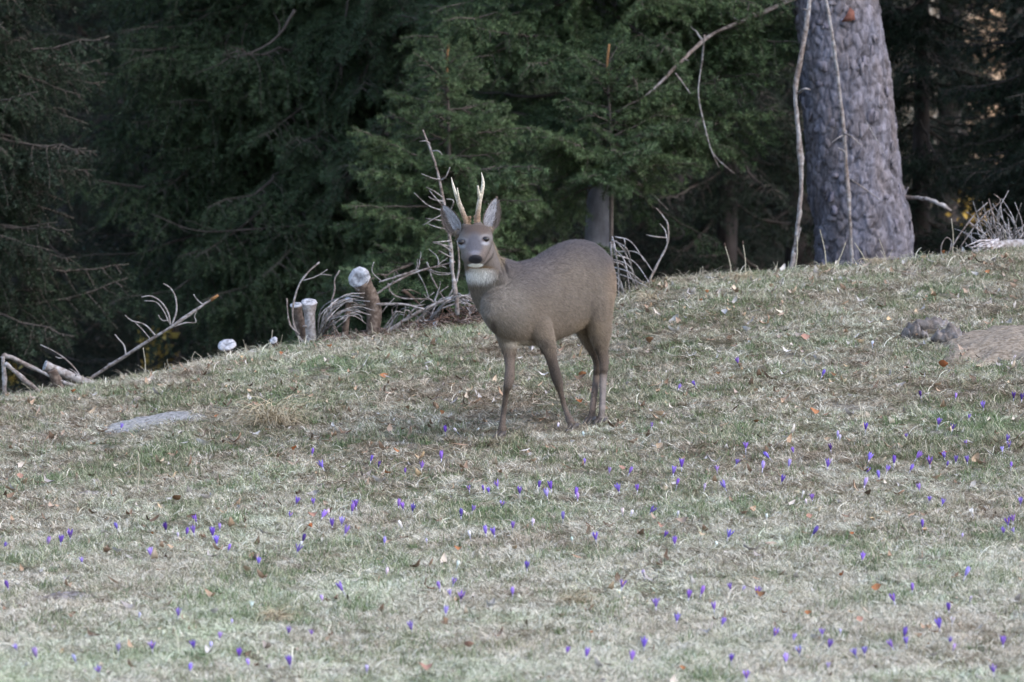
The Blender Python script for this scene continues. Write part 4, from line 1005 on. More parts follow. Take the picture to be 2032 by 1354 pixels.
mound('earth_mound', 'tiny dark scuffed spot left above the lone stalks', 'earth mound', e_s, 0.05, 0.07, 0.015, M['clod'], 18, 0.8)
rs = np.random.default_rng(44)
def chunk(label, px, py, l, w, h, seed):
    c = hit(px, py); rs = np.random.default_rng(seed); n1, n2 = 16, 10; V = []; F = []
    for i in range(n1 + 1):
        t = i / n1
        for j in range(n2):
            a = 2 * np.pi * j / n2; pr = math.sin(math.pi * min(max(t * 0.92 + 0.04, 0), 1)) ** 0.6 * rs.uniform(0.7, 1.2)
            V.append([l * (t - 0.5), w * 0.5 * math.cos(a) * pr, h * (0.35 + 0.6 * math.sin(a)) * pr + rs.normal(0, 0.1 * h)])
    for i in range(n1):
        for j in range(n2):
            a = i * n2 + j; b_ = i * n2 + (j + 1) % n2; F += [[a, b_, b_ + n2], [a, b_ + n2, a + n2]]
    o = thing('bark_chunk', label, 'bark chunk', 'rotten bark chunks', tuple(c), new_mesh('bark_chunk', V, F, [M['clod']], smooth=False)); o.rotation_euler = (0, 0, rs.uniform(-0.4, 0.4)); return o
chunk('jagged dark chunk of rotten bark beside the brown earth mound', 1885, 682, 0.17, 0.13, 0.085, 1)
chunk('pale-topped lump of rotten wood, leftmost by the brown earth mound', 1815, 672, 0.12, 0.11, 0.07, 2)
chunk('long dark strip of rotten bark above the pale-topped lump', 1850, 656, 0.20, 0.10, 0.06, 3)
B2 = lambda lb, px, py, l, seed: chunk(lb, px, py, l, 0.025, 0.018, seed)
B2('short grey stick lying on the slope below the lone oval stump', 408, 800, 0.10, 4)
B2('thin dark stick lying between crocuses right of the deer', 1455, 885, 0.10, 5)

# ------------------------------------------------------------------ fallen leaves one can pick out
LM = {}
for cn, c in dict(orange=(0.38, 0.17, 0.08), tan=(0.44, 0.32, 0.22), pink=(0.38, 0.22, 0.17), cream=(0.64, 0.56, 0.44), brown=(0.20, 0.11, 0.06), grey=(0.45, 0.43, 0.43), rust=(0.34, 0.12, 0.05)).items():
    LM[cn] = noisy_mat('leaf_' + cn, [(0.3, tuple(v * 0.7 for v in c)), (0.7, tuple(min(1, v * 1.15) for v in c))], 60)
LEAVES = [(1597, 684, 24, 'pink'), (897, 780, 20, 'tan'), (763, 760, 22, 'orange'), (767, 955, 18, 'orange'), (1405, 592, 14, 'orange'), (1640, 594, 16, 'cream'), (1870, 505, 16, 'rust'), (1530, 580, 12, 'tan'), (676, 766, 18, 'cream'),
 (1285, 690, 26, 'brown'), (1870, 738, 26, 'rust'), (1865, 780, 22, 'tan'), (1615, 832, 26, 'orange'), (1770, 853, 24, 'cream'), (1645, 888, 20, 'tan'), (1310, 902, 22, 'tan'), (1313, 838, 26, 'tan'), (1155, 758, 20, 'orange'), (1150, 812, 18, 'rust'),
 (1060, 930, 14, 'tan'), (785, 910, 20, 'orange'), (880, 835, 18, 'orange'), (430, 840, 12, 'orange'), (145, 790, 14, 'rust'), (560, 715, 14, 'rust'), (1500, 853, 16, 'brown'), (1935, 928, 28, 'tan'), (1755, 928, 16, 'cream'), (1870, 918, 22, 'rust'),
 (178, 1010, 22, 'cream'), (350, 1006, 26, 'brown'), (1065, 645, 22, 'cream'), (1235, 945, 18, 'pink'), (620, 1040, 24, 'pink'), (615, 1062, 20, 'rust'), (337, 1103, 20, 'tan'), (232, 1112, 26, 'grey'), (488, 1148, 24, 'tan'), (908, 1108, 20, 'orange'),
 (1508, 1198, 26, 'brown'), (1740, 1185, 26, 'orange'), (1603, 1235, 18, 'orange'), (1705, 1248, 20, 'pink'), (1356, 1346, 18, 'orange'), (845, 1345, 34, 'pink'), (930, 1300, 26, 'pink'), (1174, 1275, 10, 'orange'), (652, 1288, 18, 'tan'), (1310, 1062, 20, 'pink'),
 (1625, 1030, 20, 'cream'), (1605, 1042, 18, 'pink'), (1240, 1205, 12, 'cream'), (426, 1232, 20, 'grey'), (975, 1222, 30, 'grey'), (1620, 1285, 28, 'grey'), (302, 1075, 9, 'orange'), (1585, 995, 18, 'cream'), (585, 905, 18, 'rust'), (995, 860, 12, 'tan'), (1672, 1158, 20, 'rust'),
 (1500, 790, 14, 'tan'), (1690, 600, 14, 'cream'), (1960, 553, 14, 'orange'), (1475, 640, 14, 'tan'), (1440, 633, 20, 'grey'), (1545, 634, 22, 'cream'), (1480, 668, 22, 'grey'), (1752, 750, 20, 'cream'), (1740, 752, 14, 'cream'), (1050, 705, 30, 'grey'),
 (1690, 1076, 12, 'rust'), (230, 940, 14, 'cream'), (40, 960, 18, 'pink'), (700, 725, 12, 'tan'), (655, 700, 14, 'orange'), (495, 790, 14, 'tan'), (1392, 610, 10, 'rust'), (1320, 650, 12, 'tan'), (1655, 760, 16, 'brown'), (1425, 755, 12, 'brown')]
cnames = dict(orange='orange', tan='tan', pink='pinkish brown', cream='cream', brown='dark brown', grey='pale grey', rust='rust-red')
def place_words(px, py):
    rows = [(600, 'near the top of the crest'), (700, 'high on the slope'), (800, 'on the upper slope'), (880, 'level with the hooves'), (960, 'just below hoof level'), (1060, 'mid meadow'), (1160, 'in lower meadow'), (1260, 'low in the meadow'), (2000, 'along the bottom edge')]
    cols_ = [(170, 'at the far left'), (400, 'at left'), (640, 'centre-left'), (880, 'left of the deer'), (1110, 'under the deer head' if py > 880 else 'by the front legs'), (1330, 'below the rump'), (1560, 'centre-right'), (1800, 'at right'), (3000, 'at the far right')]
    if py > 1000: cols_[4] = (1110, 'at centre'); cols_[5] = (1330, 'right of centre'); cols_[3] = (880, 'left of centre')
    return next(w for t, w in rows if py < t) + ' ' + next(w for t, w in cols_ if px < t)
used = {}
def uniq(lb, px):
    """number labels that would repeat, from the left"""
    used.setdefault(lb, []).append(px); return lb
shape_m = {}
pend = []
for k, (px, py, w, cn) in enumerate(LEAVES):
    h = hit(px, py); sz = w * K * h[1] * 0.74; j = k % 5
    if (cn, j) not in shape_m: shape_m[(cn, j)] = leaf_mesh('fallen_leaf', 900 + j, 1.0, [0.62, 0.5, 0.7, 0.45, 0.55][j], [0.35, 0.6, 0.25, 0.7, 0.45][j], LM[cn])
    rsl = np.random.default_rng(k)
    sizew = 'large' if w >= 24 else ('small' if w <= 14 else 'curled')
    pend.append(['fallen_leaf', sizew + ' ' + cnames[cn] + ' fallen leaf ' + place_words(px, py), px, py, 'leaf', 'fallen leaves on the meadow', tuple(h + [0, -0.01, 0.032]), shape_m[(cn, j)], (rsl.uniform(0.5, 1.1), rsl.normal(0, 0.25), rsl.normal(0, 0.5) + PI * rsl.integers(0, 2)), (sz * 1.05, sz * 1.3, sz * 1.1), None])

# ------------------------------------------------------------------ crocuses
m, nt, b = mat_base('crocus_petal', 0.5, 0.3)
oi = nd(nt, 'ShaderNodeObjectInfo'); att = nd(nt, 'ShaderNodeAttribute', attribute_name='col')
nt.links.new(mix(nt, 1.0, oi.outputs['Color'], att.outputs['Color'], 'MULTIPLY'), b.inputs['Base Color'])
b.inputs['Subsurface Weight'].default_value = 0.0; M['petal'] = m
M['crocus_tube'] = noisy_mat('crocus_tube', [(0.3, (0.45, 0.40, 0.55)), (0.7, (0.62, 0.60, 0.66))], 30)
M['crocus_leaf'] = noisy_mat('crocus_leaf', [(0.3, (0.05, 0.11, 0.03)), (0.7, (0.12, 0.20, 0.07))], 30)
M['stigma'] = noisy_mat('stigma', [(0.3, (0.7, 0.3, 0.03)), (0.7, (0.8, 0.4, 0.05))], 30)
def crocus_mesh(seed, opening, hgt=0.042):
    """six real petals on a pale tube, with narrow leaves; unit: metres"""
    rs = np.random.default_rng(seed); mb = MB(); z0 = 0.035
    V, F = tube(np.array([[0, 0, -0.01], [0.001, 0, z0 * 0.5], [0, 0, z0 + 0.003]]), [0.0022, 0.0022, 0.0035], 6); mb.add(V, F, (1, 1, 1), 1)
    for k in range(6):
        a = k * PI / 3 + rs.normal(0, 0.08); inner = k % 2; op = opening * (0.8 if inner else 1.0) + rs.normal(0, 0.04)
        n = 6; rows = []
        hh = hgt * rs.uniform(0.92, 1.06)
        for i in range(n + 1):
            t = i / n
            rad = 0.0032 + hh * (0.17 * math.sin(min(1, t * 1.25) * PI * 0.5) + op * t * t * 0.75) * (1 if not (opening < 0.1) else (1 - 0.65 * t ** 3))
            z = z0 + hh * t * (1 - 0.25 * op * t)
            w = hh * 0.33 * (math.sin(PI * min(1, (t * 0.90 + 0.10))) ** 0.75)
            for s in (-1, 0, 1):
                ang = a + s * w * 0.5 / max(rad, 0.004) * 0.8
                ang = a + max(-0.75, min(0.75, ang - a))
                rr = rad * (1 - 0.05 * abs(s)); rows.append([rr * math.cos(ang), rr * math.sin(ang), z - 0.0015 * abs(s)])
        F = []
        for i in range(n):
            for j in range(2):
                q = i * 3 + j; F += [[q, q + 3, q + 4], [q, q + 4, q + 1]]
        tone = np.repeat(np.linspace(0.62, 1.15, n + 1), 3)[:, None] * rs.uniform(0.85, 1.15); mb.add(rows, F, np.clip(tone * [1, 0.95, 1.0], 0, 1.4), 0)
    if opening > 0.3:
        V, F = tube(np.array([[0, 0, z0], [0, 0, z0 + hgt * 0.6]]), [0.001, 0.0022], 5); mb.add(V, F, (1, 1, 1), 3)
    for k in range(3):
        a = rs.uniform(0, 6.28); l = rs.uniform(0.03, 0.06); d = np.array([math.cos(a), math.sin(a)])
        pts = [np.array([*(d * l * f * 0.7), l * f * 0.8 - 0.01 * f * f]) for f in (0, 0.5, 1)]; s = np.array([-d[1], d[0], 0]) * 0.0014
        V = [pts[0] - s, pts[0] + s, pts[1] - s, pts[1] + s, pts[2]]; mb.add(V, [[0, 1, 3], [0, 3, 2], [2, 3, 4]], (1, 1, 1), 2)
    return mb.mesh('crocus', [M['petal'], M['crocus_tube'], M['crocus_leaf'], M['stigma']], True)
CM = [crocus_mesh(1, 0.0, 0.040), crocus_mesh(2, 0.04, 0.044), crocus_mesh(3, 0.12, 0.042), crocus_mesh(4, 0.17, 0.040), crocus_mesh(5, 0.34, 0.038), crocus_mesh(6, 0.42, 0.036)]
CW = ['closed', 'closed', 'half-open', 'half-open', 'open', 'open']
PCOL = dict(V=(0.19, 0.10, 0.50), P=(0.26, 0.16, 0.62), L=(0.40, 0.31, 0.76), D=(0.085, 0.04, 0.24), F=(0.52, 0.46, 0.78), W=(0.84, 0.85, 0.86))
PW = dict(V='violet', P='purple', L='lilac', D='dark violet', F='faded lilac', W='white')
CR = """618,901V0 646,927P4 584,1000P2 622,1000P2 573,1026P5 634,1025P2 697,1012V2 394,1036V2 660,1046V2 678,1041L2 680,1059P2 236,1048P0 331,1052D2 436,1051L0 369,1063V0 387,1059P2 423,1064V2 431,1080P2 140,1067V2 119,1078V2 91,1080L0 2,1086V2
303,1104L2 597,1074D0 585,1096P4 164,1118L4 450,1094P0 513,1121P2 20,1168D0 688,1172P2 352,1224P2 275,1228F0 460,1241F0 434,1270L2 572,1260V2 617,1264P4 38,1291L2 76,1304L0 154,1315F0 236,1296L2 303,1291P5 388,1289V2 421,1289F0 474,1306V2 495,1324L0 578,1323V2 378,1334P0 202,1336P5 354,1068F0
733,915V0 749,927D0 804,939V0 836,928V2 876,911P0 933,973P4 962,974V0 971,978V2 991,965P5 992,1004P5 1032,980V2 1067,967D0 1096,971V2 1088,985L2 1140,982V0 1146,991L0 1208,938L2 1243,939P0 1161,920P0 1232,974P2 1265,974P2 1282,1017V2 698,1016V0 709,1007V4 790,1006P0 802,1011P2 817,1013V2
915,1025D0 936,1017P2 1117,1032P0 966,1060P0 984,1063V2 1017,1049P2 1185,1072P4 762,1079L0 848,1079F0 1046,1130V2 896,1161L4 876,1170P0 896,1184L2 914,1188P4 1018,1183P0 1231,1168P5 1281,1146F0 884,1221L2 820,1252P2 1121,1300P2 1162,1305V2 1276,1287V2 1253,1313P2 728,1337F0 643,1196F0
1661,867L0 1480,891P4 1534,904P0 1576,898V2 1650,893D2 1800,871P2 1920,882P4 1996,874P2 2001,887P4 1990,897L2 1352,927V2 1334,940P2 1424,934L4 1457,921P4 1512,929L0 1563,926L0 1641,927P2 1721,911P2 1773,921V0 1810,907P2 1801,933P0 1845,922V4 1876,911V2 1876,925V0 1896,917V2 1921,918P2 2006,928P0 1715,937P4 1756,936P2 1746,949P0
1340,963V0 1445,968P2 1396,973F0 1548,956V2 1712,965L0 1827,973P2 1842,995P4 1867,1002P2 2025,1000L2 1613,994P2 1831,1048V0 2013,1037P4 2002,1043V4 1992,1057P2 2016,1059L4 1315,1064V2 1339,1081P2 1440,1067P4 1606,1059V0 1908,1069F0 1708,1112P2 1451,1171P2 1470,1173F2 1499,1179V4 1365,1189P2 1387,1181P0 1419,1213P2 1302,1207P4 1342,1235P4 1428,1242P2
1810,1174P0 1779,1195P4 1909,1144L0 1884,1212V0 1923,1193F0 1532,1263P4 1573,1272L2 1632,1262P5 1668,1261F0 1866,1249P2 1885,1278P4 1778,1287P2 1800,1281P2 1793,1266V0 1642,1285P2 1588,1298L4 1451,1316V2 1560,1316L2 1703,1303P4 1715,1302P5 1990,1284V2 1642,1328F4 1481,1351P5 1973,1336V4 1888,1294F0
1469,721V2 1627,744V0 1343,769P2 1383,763V2 1829,786D0 1895,789L0 1951,810P2 1921,830P4 1859,842P2 1888,852V4 1717,852V2 2011,790D2 2027,793D2 1292,846V0 238,848P2 884,857V0
1108,848W0 1159,866W0 939,854W0 913,855W0 1317,741W0 1731,685W0 2008,711W0 1665,873W0 499,1208W2 1055,1044W0 935,1066W0 1137,1075W0 904,1126W0 801,1046W0 1230,1184W4 1235,1022W0 1249,1024W0 1343,1026W0 1521,1030W0 1933,1022W2 1602,1000W0 598,1085W0 766,1142W0 1424,1084W0 653,1022W0 1590,985W0 1888,1238W4"""
import re
rsx = np.random.default_rng(101)
for k, (a, b_, cc_, sh) in enumerate(re.findall(r'(\d+),(\d+)([A-Z])(\d)', CR)):
    px, py, sh = int(a), int(b_), int(sh)
    if sh < 4: sh += int(rsx.integers(0, 2)) if sh in (0, 2) else 0
    sc = rsx.uniform(0.55, 0.88) * (0.75 if cc_ in 'FW' else 1) * (1.0 if py > 900 else 0.92)
    h = hit(px, py + 0.034 * sc / (K * 23))          # foot of the plant
    col = tuple(v * rsx.uniform(0.85, 1.15) for v in PCOL[cc_]) + (1,)
    lean = rsx.normal(0, 0.30)
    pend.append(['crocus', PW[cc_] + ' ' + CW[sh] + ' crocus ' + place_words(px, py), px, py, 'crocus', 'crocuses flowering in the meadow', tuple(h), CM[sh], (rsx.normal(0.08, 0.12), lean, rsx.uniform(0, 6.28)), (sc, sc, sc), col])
# distinct labels: those alike are told apart by their order from the left, or by height when stacked
from collections import defaultdict
grp = defaultdict(list)
for q in pend: grp[q[1]].append(q)
ordw = ['first', 'second', 'third', 'fourth', 'fifth', 'sixth', 'seventh', 'eighth', 'ninth', 'tenth']
for lb, qs in grp.items():
    if len(qs) == 1: continue
    qs.sort(key=lambda q: (q[2], q[3]))
    for i, q in enumerate(qs):
        if len(qs) == 2: w = ('leftmost', 'rightmost')[i]
        else: w = ordw[i] + ' from left' 
        q[1] = lb + ', ' + w
for nm, lb, px, py, cat, g_, loc, me_, rot, scl, col in pend:
    o = thing(nm, lb, cat, g_, loc, me_); o.rotation_euler = rot; o.scale = scl
    if col: o.color = col
# ------------------------------------------------------------------ the roe buck
DY = 25.0
def Q(px, py, d): return P(px, py, DY + d)
HD = norm(np.array([-0.55, -0.835, 0.0])); LT = np.array([0.835, -0.55, 0.0]); UP = np.array([0, 0, 1.0]); XX = np.array([1.0, 0, 0])
origin = Q(1100, 850, 0.0); origin[2] = float(zg(origin[0], origin[1]))
def loft(mb, rings, seg=20, sub=4):
    """rings: (centre, u axis * radius, v axis * radius)"""
    C0 = catmull([r[0] for r in rings], sub); U0 = catmull([r[1] for r in rings], sub); V0 = catmull([r[2] for r in rings], sub)
    a = np.linspace(0, 2 * np.pi, seg, endpoint=False)
    V = C0[:, None] + np.cos(a)[None, :, None] * U0[:, None] + np.sin(a)[None, :, None] * V0[:, None]
    n = len(C0); V = V.reshape(-1, 3)
    i = np.arange(n - 1)[:, None] * seg; j = np.arange(seg)[None]; j2 = (j + 1) % seg
    A = (i + j).ravel(); B_ = (i + j2).ravel(); Cc = (i + seg + j2).ravel(); D = (i + seg + j).ravel()
    F = np.vstack([np.stack([A, B_, Cc], 1), np.stack([A, Cc, D], 1)])
    V = np.vstack([V, C0[0], C0[-1]]); c0, c1 = n * seg, n * seg + 1; j = np.arange(seg); j2 = (j + 1) % seg
    F = np.vstack([F, np.stack([np.full(seg, c0), j2, j], 1), np.stack([np.full(seg, c1), (n - 1) * seg + j, (n - 1) * seg + j2], 1)])
    mb.add(V - origin, F)
def ell(mb, c, ax, n=18):
    ax = np.array(ax); th = np.linspace(-0.98, 0.98, 9) * np.pi / 2
    rings = [(c + ax[2] * math.sin(t), ax[0] * math.cos(t), ax[1] * math.cos(t)) for t in th]; loft(mb, rings, n, 1)
body = MB()
def tr(s, top, bot, hw):
    px = 994 + 262 * s; d = -0.31 + 0.835 * s
    ct = Q(px, (top + bot) / 2, d); hh = (bot - top) / 2 * K * DY
    return (ct, LT * hw, UP * hh)
trunk_r = [tr(-0.10, 600, 630, 0.02), tr(-0.065, 580, 644, 0.055), tr(0.0, 558, 664, 0.084), tr(0.07, 534, 678, 0.098), tr(0.16, 521, 684, 0.108), tr(0.28, 513, 684, 0.119), tr(0.40, 494, 675, 0.128), tr(0.50, 480, 664, 0.127),
           tr(0.59, 476, 652, 0.120), tr(0.67, 481, 648, 0.112), tr(0.73, 494, 640, 0.092), tr(0.77, 514, 615, 0.062), tr(0.79, 540, 590, 0.02)]
loft(body, trunk_r, 28, 5)
# neck
NQ = lambda px, py, d, rx, rv, tilt: (Q(px, py, d), XX * rx, norm(np.array([0, -1, tilt])) * rv)
loft(body, [NQ(1000, 628, -0.20, 0.085, 0.12, 0.3), NQ(984, 596, -0.24, 0.094, 0.112, 0.5), NQ(969, 563, -0.285, 0.086, 0.095, 0.35), NQ(962, 535, -0.315, 0.080, 0.085, 0.2), NQ(954, 505, -0.33, 0.072, 0.075, 0.1), NQ(949, 478, -0.335, 0.060, 0.065, 0.0), NQ(948, 462, -0.335, 0.03, 0.04, 0)], 24, 4)
# withers to neck
loft(body, [(Q(1052, 560, -0.08), LT * 0.06, UP * 0.06), (Q(1022, 556, -0.17), LT * 0.078, UP * 0.072), (Q(1002, 552, -0.22), LT * 0.078, UP * 0.078), (Q(984, 546, -0.27), LT * 0.068, UP * 0.078)], 16, 4)
# head: from poll forward (towards the camera) to the nose
HF = norm(np.array([-0.03, -0.80, -0.60])); HUx = norm(np.cross(HF, np.cross(XX, HF)))  # head forward / across
HXa = norm(np.array([1.0, 0.02, 0.11])); HV = norm(np.cross(HXa, HF));
if HV[2] < 0: HV = -HV
def HR(px, py, d, rx, rv): return (Q(px, py, d), HXa * rx, HV * rv)
loft(body, [HR(946, 462, -0.335, 0.030, 0.030), HR(945, 465, -0.36, 0.060, 0.052), HR(944, 472, -0.395, 0.0705, 0.062), HR(943, 481, -0.43, 0.0715, 0.064), HR(943, 491, -0.465, 0.063, 0.058), HR(943, 500, -0.495, 0.055, 0.047), HR(943, 508, -0.522, 0.048, 0.039), HR(943, 515, -0.548, 0.038, 0.032), HR(943, 519, -0.562, 0.022, 0.022)], 24, 4)
# jaw / cheeks, chin
loft(body, [HR(949, 495, -0.36, 0.066, 0.05), HR(947, 505, -0.405, 0.069, 0.046), HR(945.5, 514, -0.455, 0.053, 0.036), HR(944, 524, -0.505, 0.034, 0.022), HR(944, 527, -0.535, 0.022, 0.014)], 20, 4)
# brow ridges / eye bosses and antler pedicles
for (px, py) in ((916, 477), (965, 471)): ell(body, Q(px, py, -0.428), (XX * 0.020, UP * 0.016, np.array([0, -1, 0]) * 0.016))
ell(body, Q(925, 452, -0.375), (XX * 0.020, UP * 0.024, np.array([0, -1, 0]) * 0.02)); ell(body, Q(949, 449, -0.375), (XX * 0.020, UP * 0.024, np.array([0, -1, 0]) * 0.02))
ell(body, Q(910, 463, -0.345), (XX * 0.020, UP * 0.016, np.array([0, -1, 0]) * 0.022)); ell(body, Q(971, 457, -0.345), (XX * 0.018, UP * 0.016, np.array([0, -1, 0]) * 0.022))
# legs: joints (px, py, d, radius along heading, radius across)
def leg(js, sub=5, seg=14):
    rings = []
    pts = [Q(*j[:3]) for j in js]
    for k, j in enumerate(js):
        t = norm(pts[min(k + 1, len(js) - 1)] - pts[max(k - 1, 0)]); u = norm(HD - t * np.dot(HD, t)); v = norm(np.cross(t, u))
        thin = 0.92 if j[3] < 0.04 else 1.0; rings.append((pts[k], u * j[3] * thin, v * j[4] * thin))
    loft(body, rings, seg, sub)
    return pts
def foot(px, py):
    h = hit(px, py); return h
fA = foot(995, 873); fB = foot(1138, 857); hL = foot(1194, 846); hR = foot(1175, 843)
dA, dB, dL, dR = fA[1] - DY, fB[1] - DY, hL[1] - DY, hR[1] - DY
leg([(1003, 600, -0.24, 0.05, 0.04), (1006, 645, -0.24, 0.066, 0.05), (1009, 682, -0.23, 0.046, 0.037), (1011, 706, -0.235, 0.031, 0.027), (1012, 730, -0.25, 0.0235, 0.0215), (1011, 750, -0.265, 0.0262, 0.0245), (1008, 764, -0.27, 0.0215, 0.020), (1004, 782, (dA - 0.27) / 2, 0.0148, 0.0138), (1000, 815, dA, 0.0138, 0.0128),
     (997, 838, dA, 0.0150, 0.0145), (996, 850, dA, 0.0195, 0.0185), (995, 860, dA, 0.0165, 0.0165), (993, 868, dA - 0.01, 0.018, 0.018)])
ell(body, Q(1046, 610, -0.215), (HD * 0.10, LT * 0.062, UP * 0.125))
leg([(1054, 585, -0.20, 0.07, 0.04), (1063, 632, -0.20, 0.070, 0.050), (1078, 665, -0.195, 0.054, 0.042), (1090, 695, -0.18, 0.038, 0.031), (1097, 722, -0.15, 0.0265, 0.024), (1104, 748, -0.12, 0.0265, 0.0245), (1108, 761, -0.10, 0.0225, 0.0215), (1113, 780, -0.07, 0.0145, 0.0138), (1120, 806, -0.04, 0.0135, 0.0128),
     (1128, 828, (dB - 0.04) / 2, 0.0155, 0.0150), (1133, 839, dB, 0.0200, 0.0190), (1137, 848, dB, 0.0170, 0.0165), (1138, 854, dB, 0.018, 0.018)])
leg([(1180, 560, 0.16, 0.11, 0.05), (1184, 600, 0.16, 0.102, 0.055), (1188, 638, 0.17, 0.074, 0.047), (1192, 668, 0.19, 0.058, 0.037), (1194, 692, 0.21, 0.038, 0.027), (1198, 715, 0.23, 0.028, 0.021), (1198, 732, 0.24, 0.0255, 0.020), (1197, 752, 0.24, 0.0195, 0.0165), (1196, 785, (0.24 + dL) / 2, 0.0165, 0.0145),
     (1195, 812, dL, 0.0160, 0.0150), (1193, 827, dL, 0.0200, 0.0185), (1192, 836, dL - .01, 0.0170, 0.0165), (1191, 843, dL - .02, 0.018, 0.018)])
leg([(1150, 580, 0.24, 0.09, 0.05), (1158, 620, 0.25, 0.09, 0.05), (1163, 650, 0.26, 0.066, 0.042), (1172, 676, 0.28, 0.046, 0.032), (1181, 700, 0.30, 0.031, 0.024), (1186, 718, 0.32, 0.0265, 0.021), (1186, 734, 0.33, 0.0245, 0.019), (1183, 755, 0.33, 0.0185, 0.016), (1179, 785, (0.33 + dR) / 2, 0.0160, 0.0145),
     (1176, 812, dR, 0.0155, 0.0150), (1174, 826, dR, 0.0200, 0.0185), (1172, 834, dR - .01, 0.0165, 0.0165), (1171, 840, dR - .02, 0.018, 0.018)])
for (qx, qy, qd) in ((1204, 719, 0.262), (1191, 721, 0.352)): ell(body, Q(qx, qy, qd), (HD * 0.014, LT * 0.011, UP * 0.022))
for (qx, qy, qd, fd_) in ((994, 852, dA, 1), (1136, 843, dB, 1), (1196, 830, dL, 1), (1177, 829, dR, 1)):
    for s_d in (-1, 1): ell(body, Q(qx, qy, qd) - HD * 0.020 + LT * 0.010 * s_d, (HD * 0.007, LT * 0.006, UP * 0.011))
# short tail stub / rump hair
ell(body, Q(1203, 528, 0.31), (LT * 0.03, HD * 0.03, UP * 0.05))
tmp = bpy.data.objects.new('tmp', body.mesh('tmp', [], True)); COL.objects.link(tmp)
rm = tmp.modifiers.new('r', 'REMESH'); rm.mode = 'VOXEL'; rm.voxel_size = 0.0052
sm = tmp.modifiers.new('s', 'SMOOTH'); sm.factor = 0.6; sm.iterations = 7
bpy.context.view_layer.update()
bm_ = bpy.data.meshes.new_from_object(tmp.evaluated_get(bpy.context.evaluated_depsgraph_get()))
bpy.data.objects.remove(tmp)
nv = len(bm_.vertices); BV = np.empty(nv * 3, np.float32); bm_.vertices.foreach_get('co', BV); BV = BV.reshape(-1, 3).astype(float)
bm_.calc_loop_triangles(); ntri = len(bm_.loop_triangles); BT = np.empty(ntri * 3, np.int32); bm_.loop_triangles.foreach_get('vertices', BT); BT = BT.reshape(-1, 3)
def vnormals(V, T):
    fn = np.cross(V[T[:, 1]] - V[T[:, 0]], V[T[:, 2]] - V[T[:, 0]]); N = np.zeros_like(V)
    for k in range(3): np.add.at(N, T[:, k], fn)
    return norm(N), fn
BN, fn = vnormals(BV, BT)
if np.sum(BN * (BV - BV.mean(0))) < 0: BT = BT[:, ::-1].copy(); BN, fn = vnormals(BV, BT)
def px_of(W):
    W = W + origin; return W[:, 0] / (K * W[:, 1]) + 1016, 677 - W[:, 2] / (K * W[:, 1]), W[:, 1] - DY
def sst(a, b_, x): t = np.clip((x - a) / (b_ - a), 0, 1); return t * t * (3 - 2 * t)
def blob(px, py, cx, cy, rx, ry, soft=0.35): r = np.sqrt(((px - cx) / rx) ** 2 + ((py - cy) / ry) ** 2); return 1 - sst(1 - soft, 1 + soft, r)
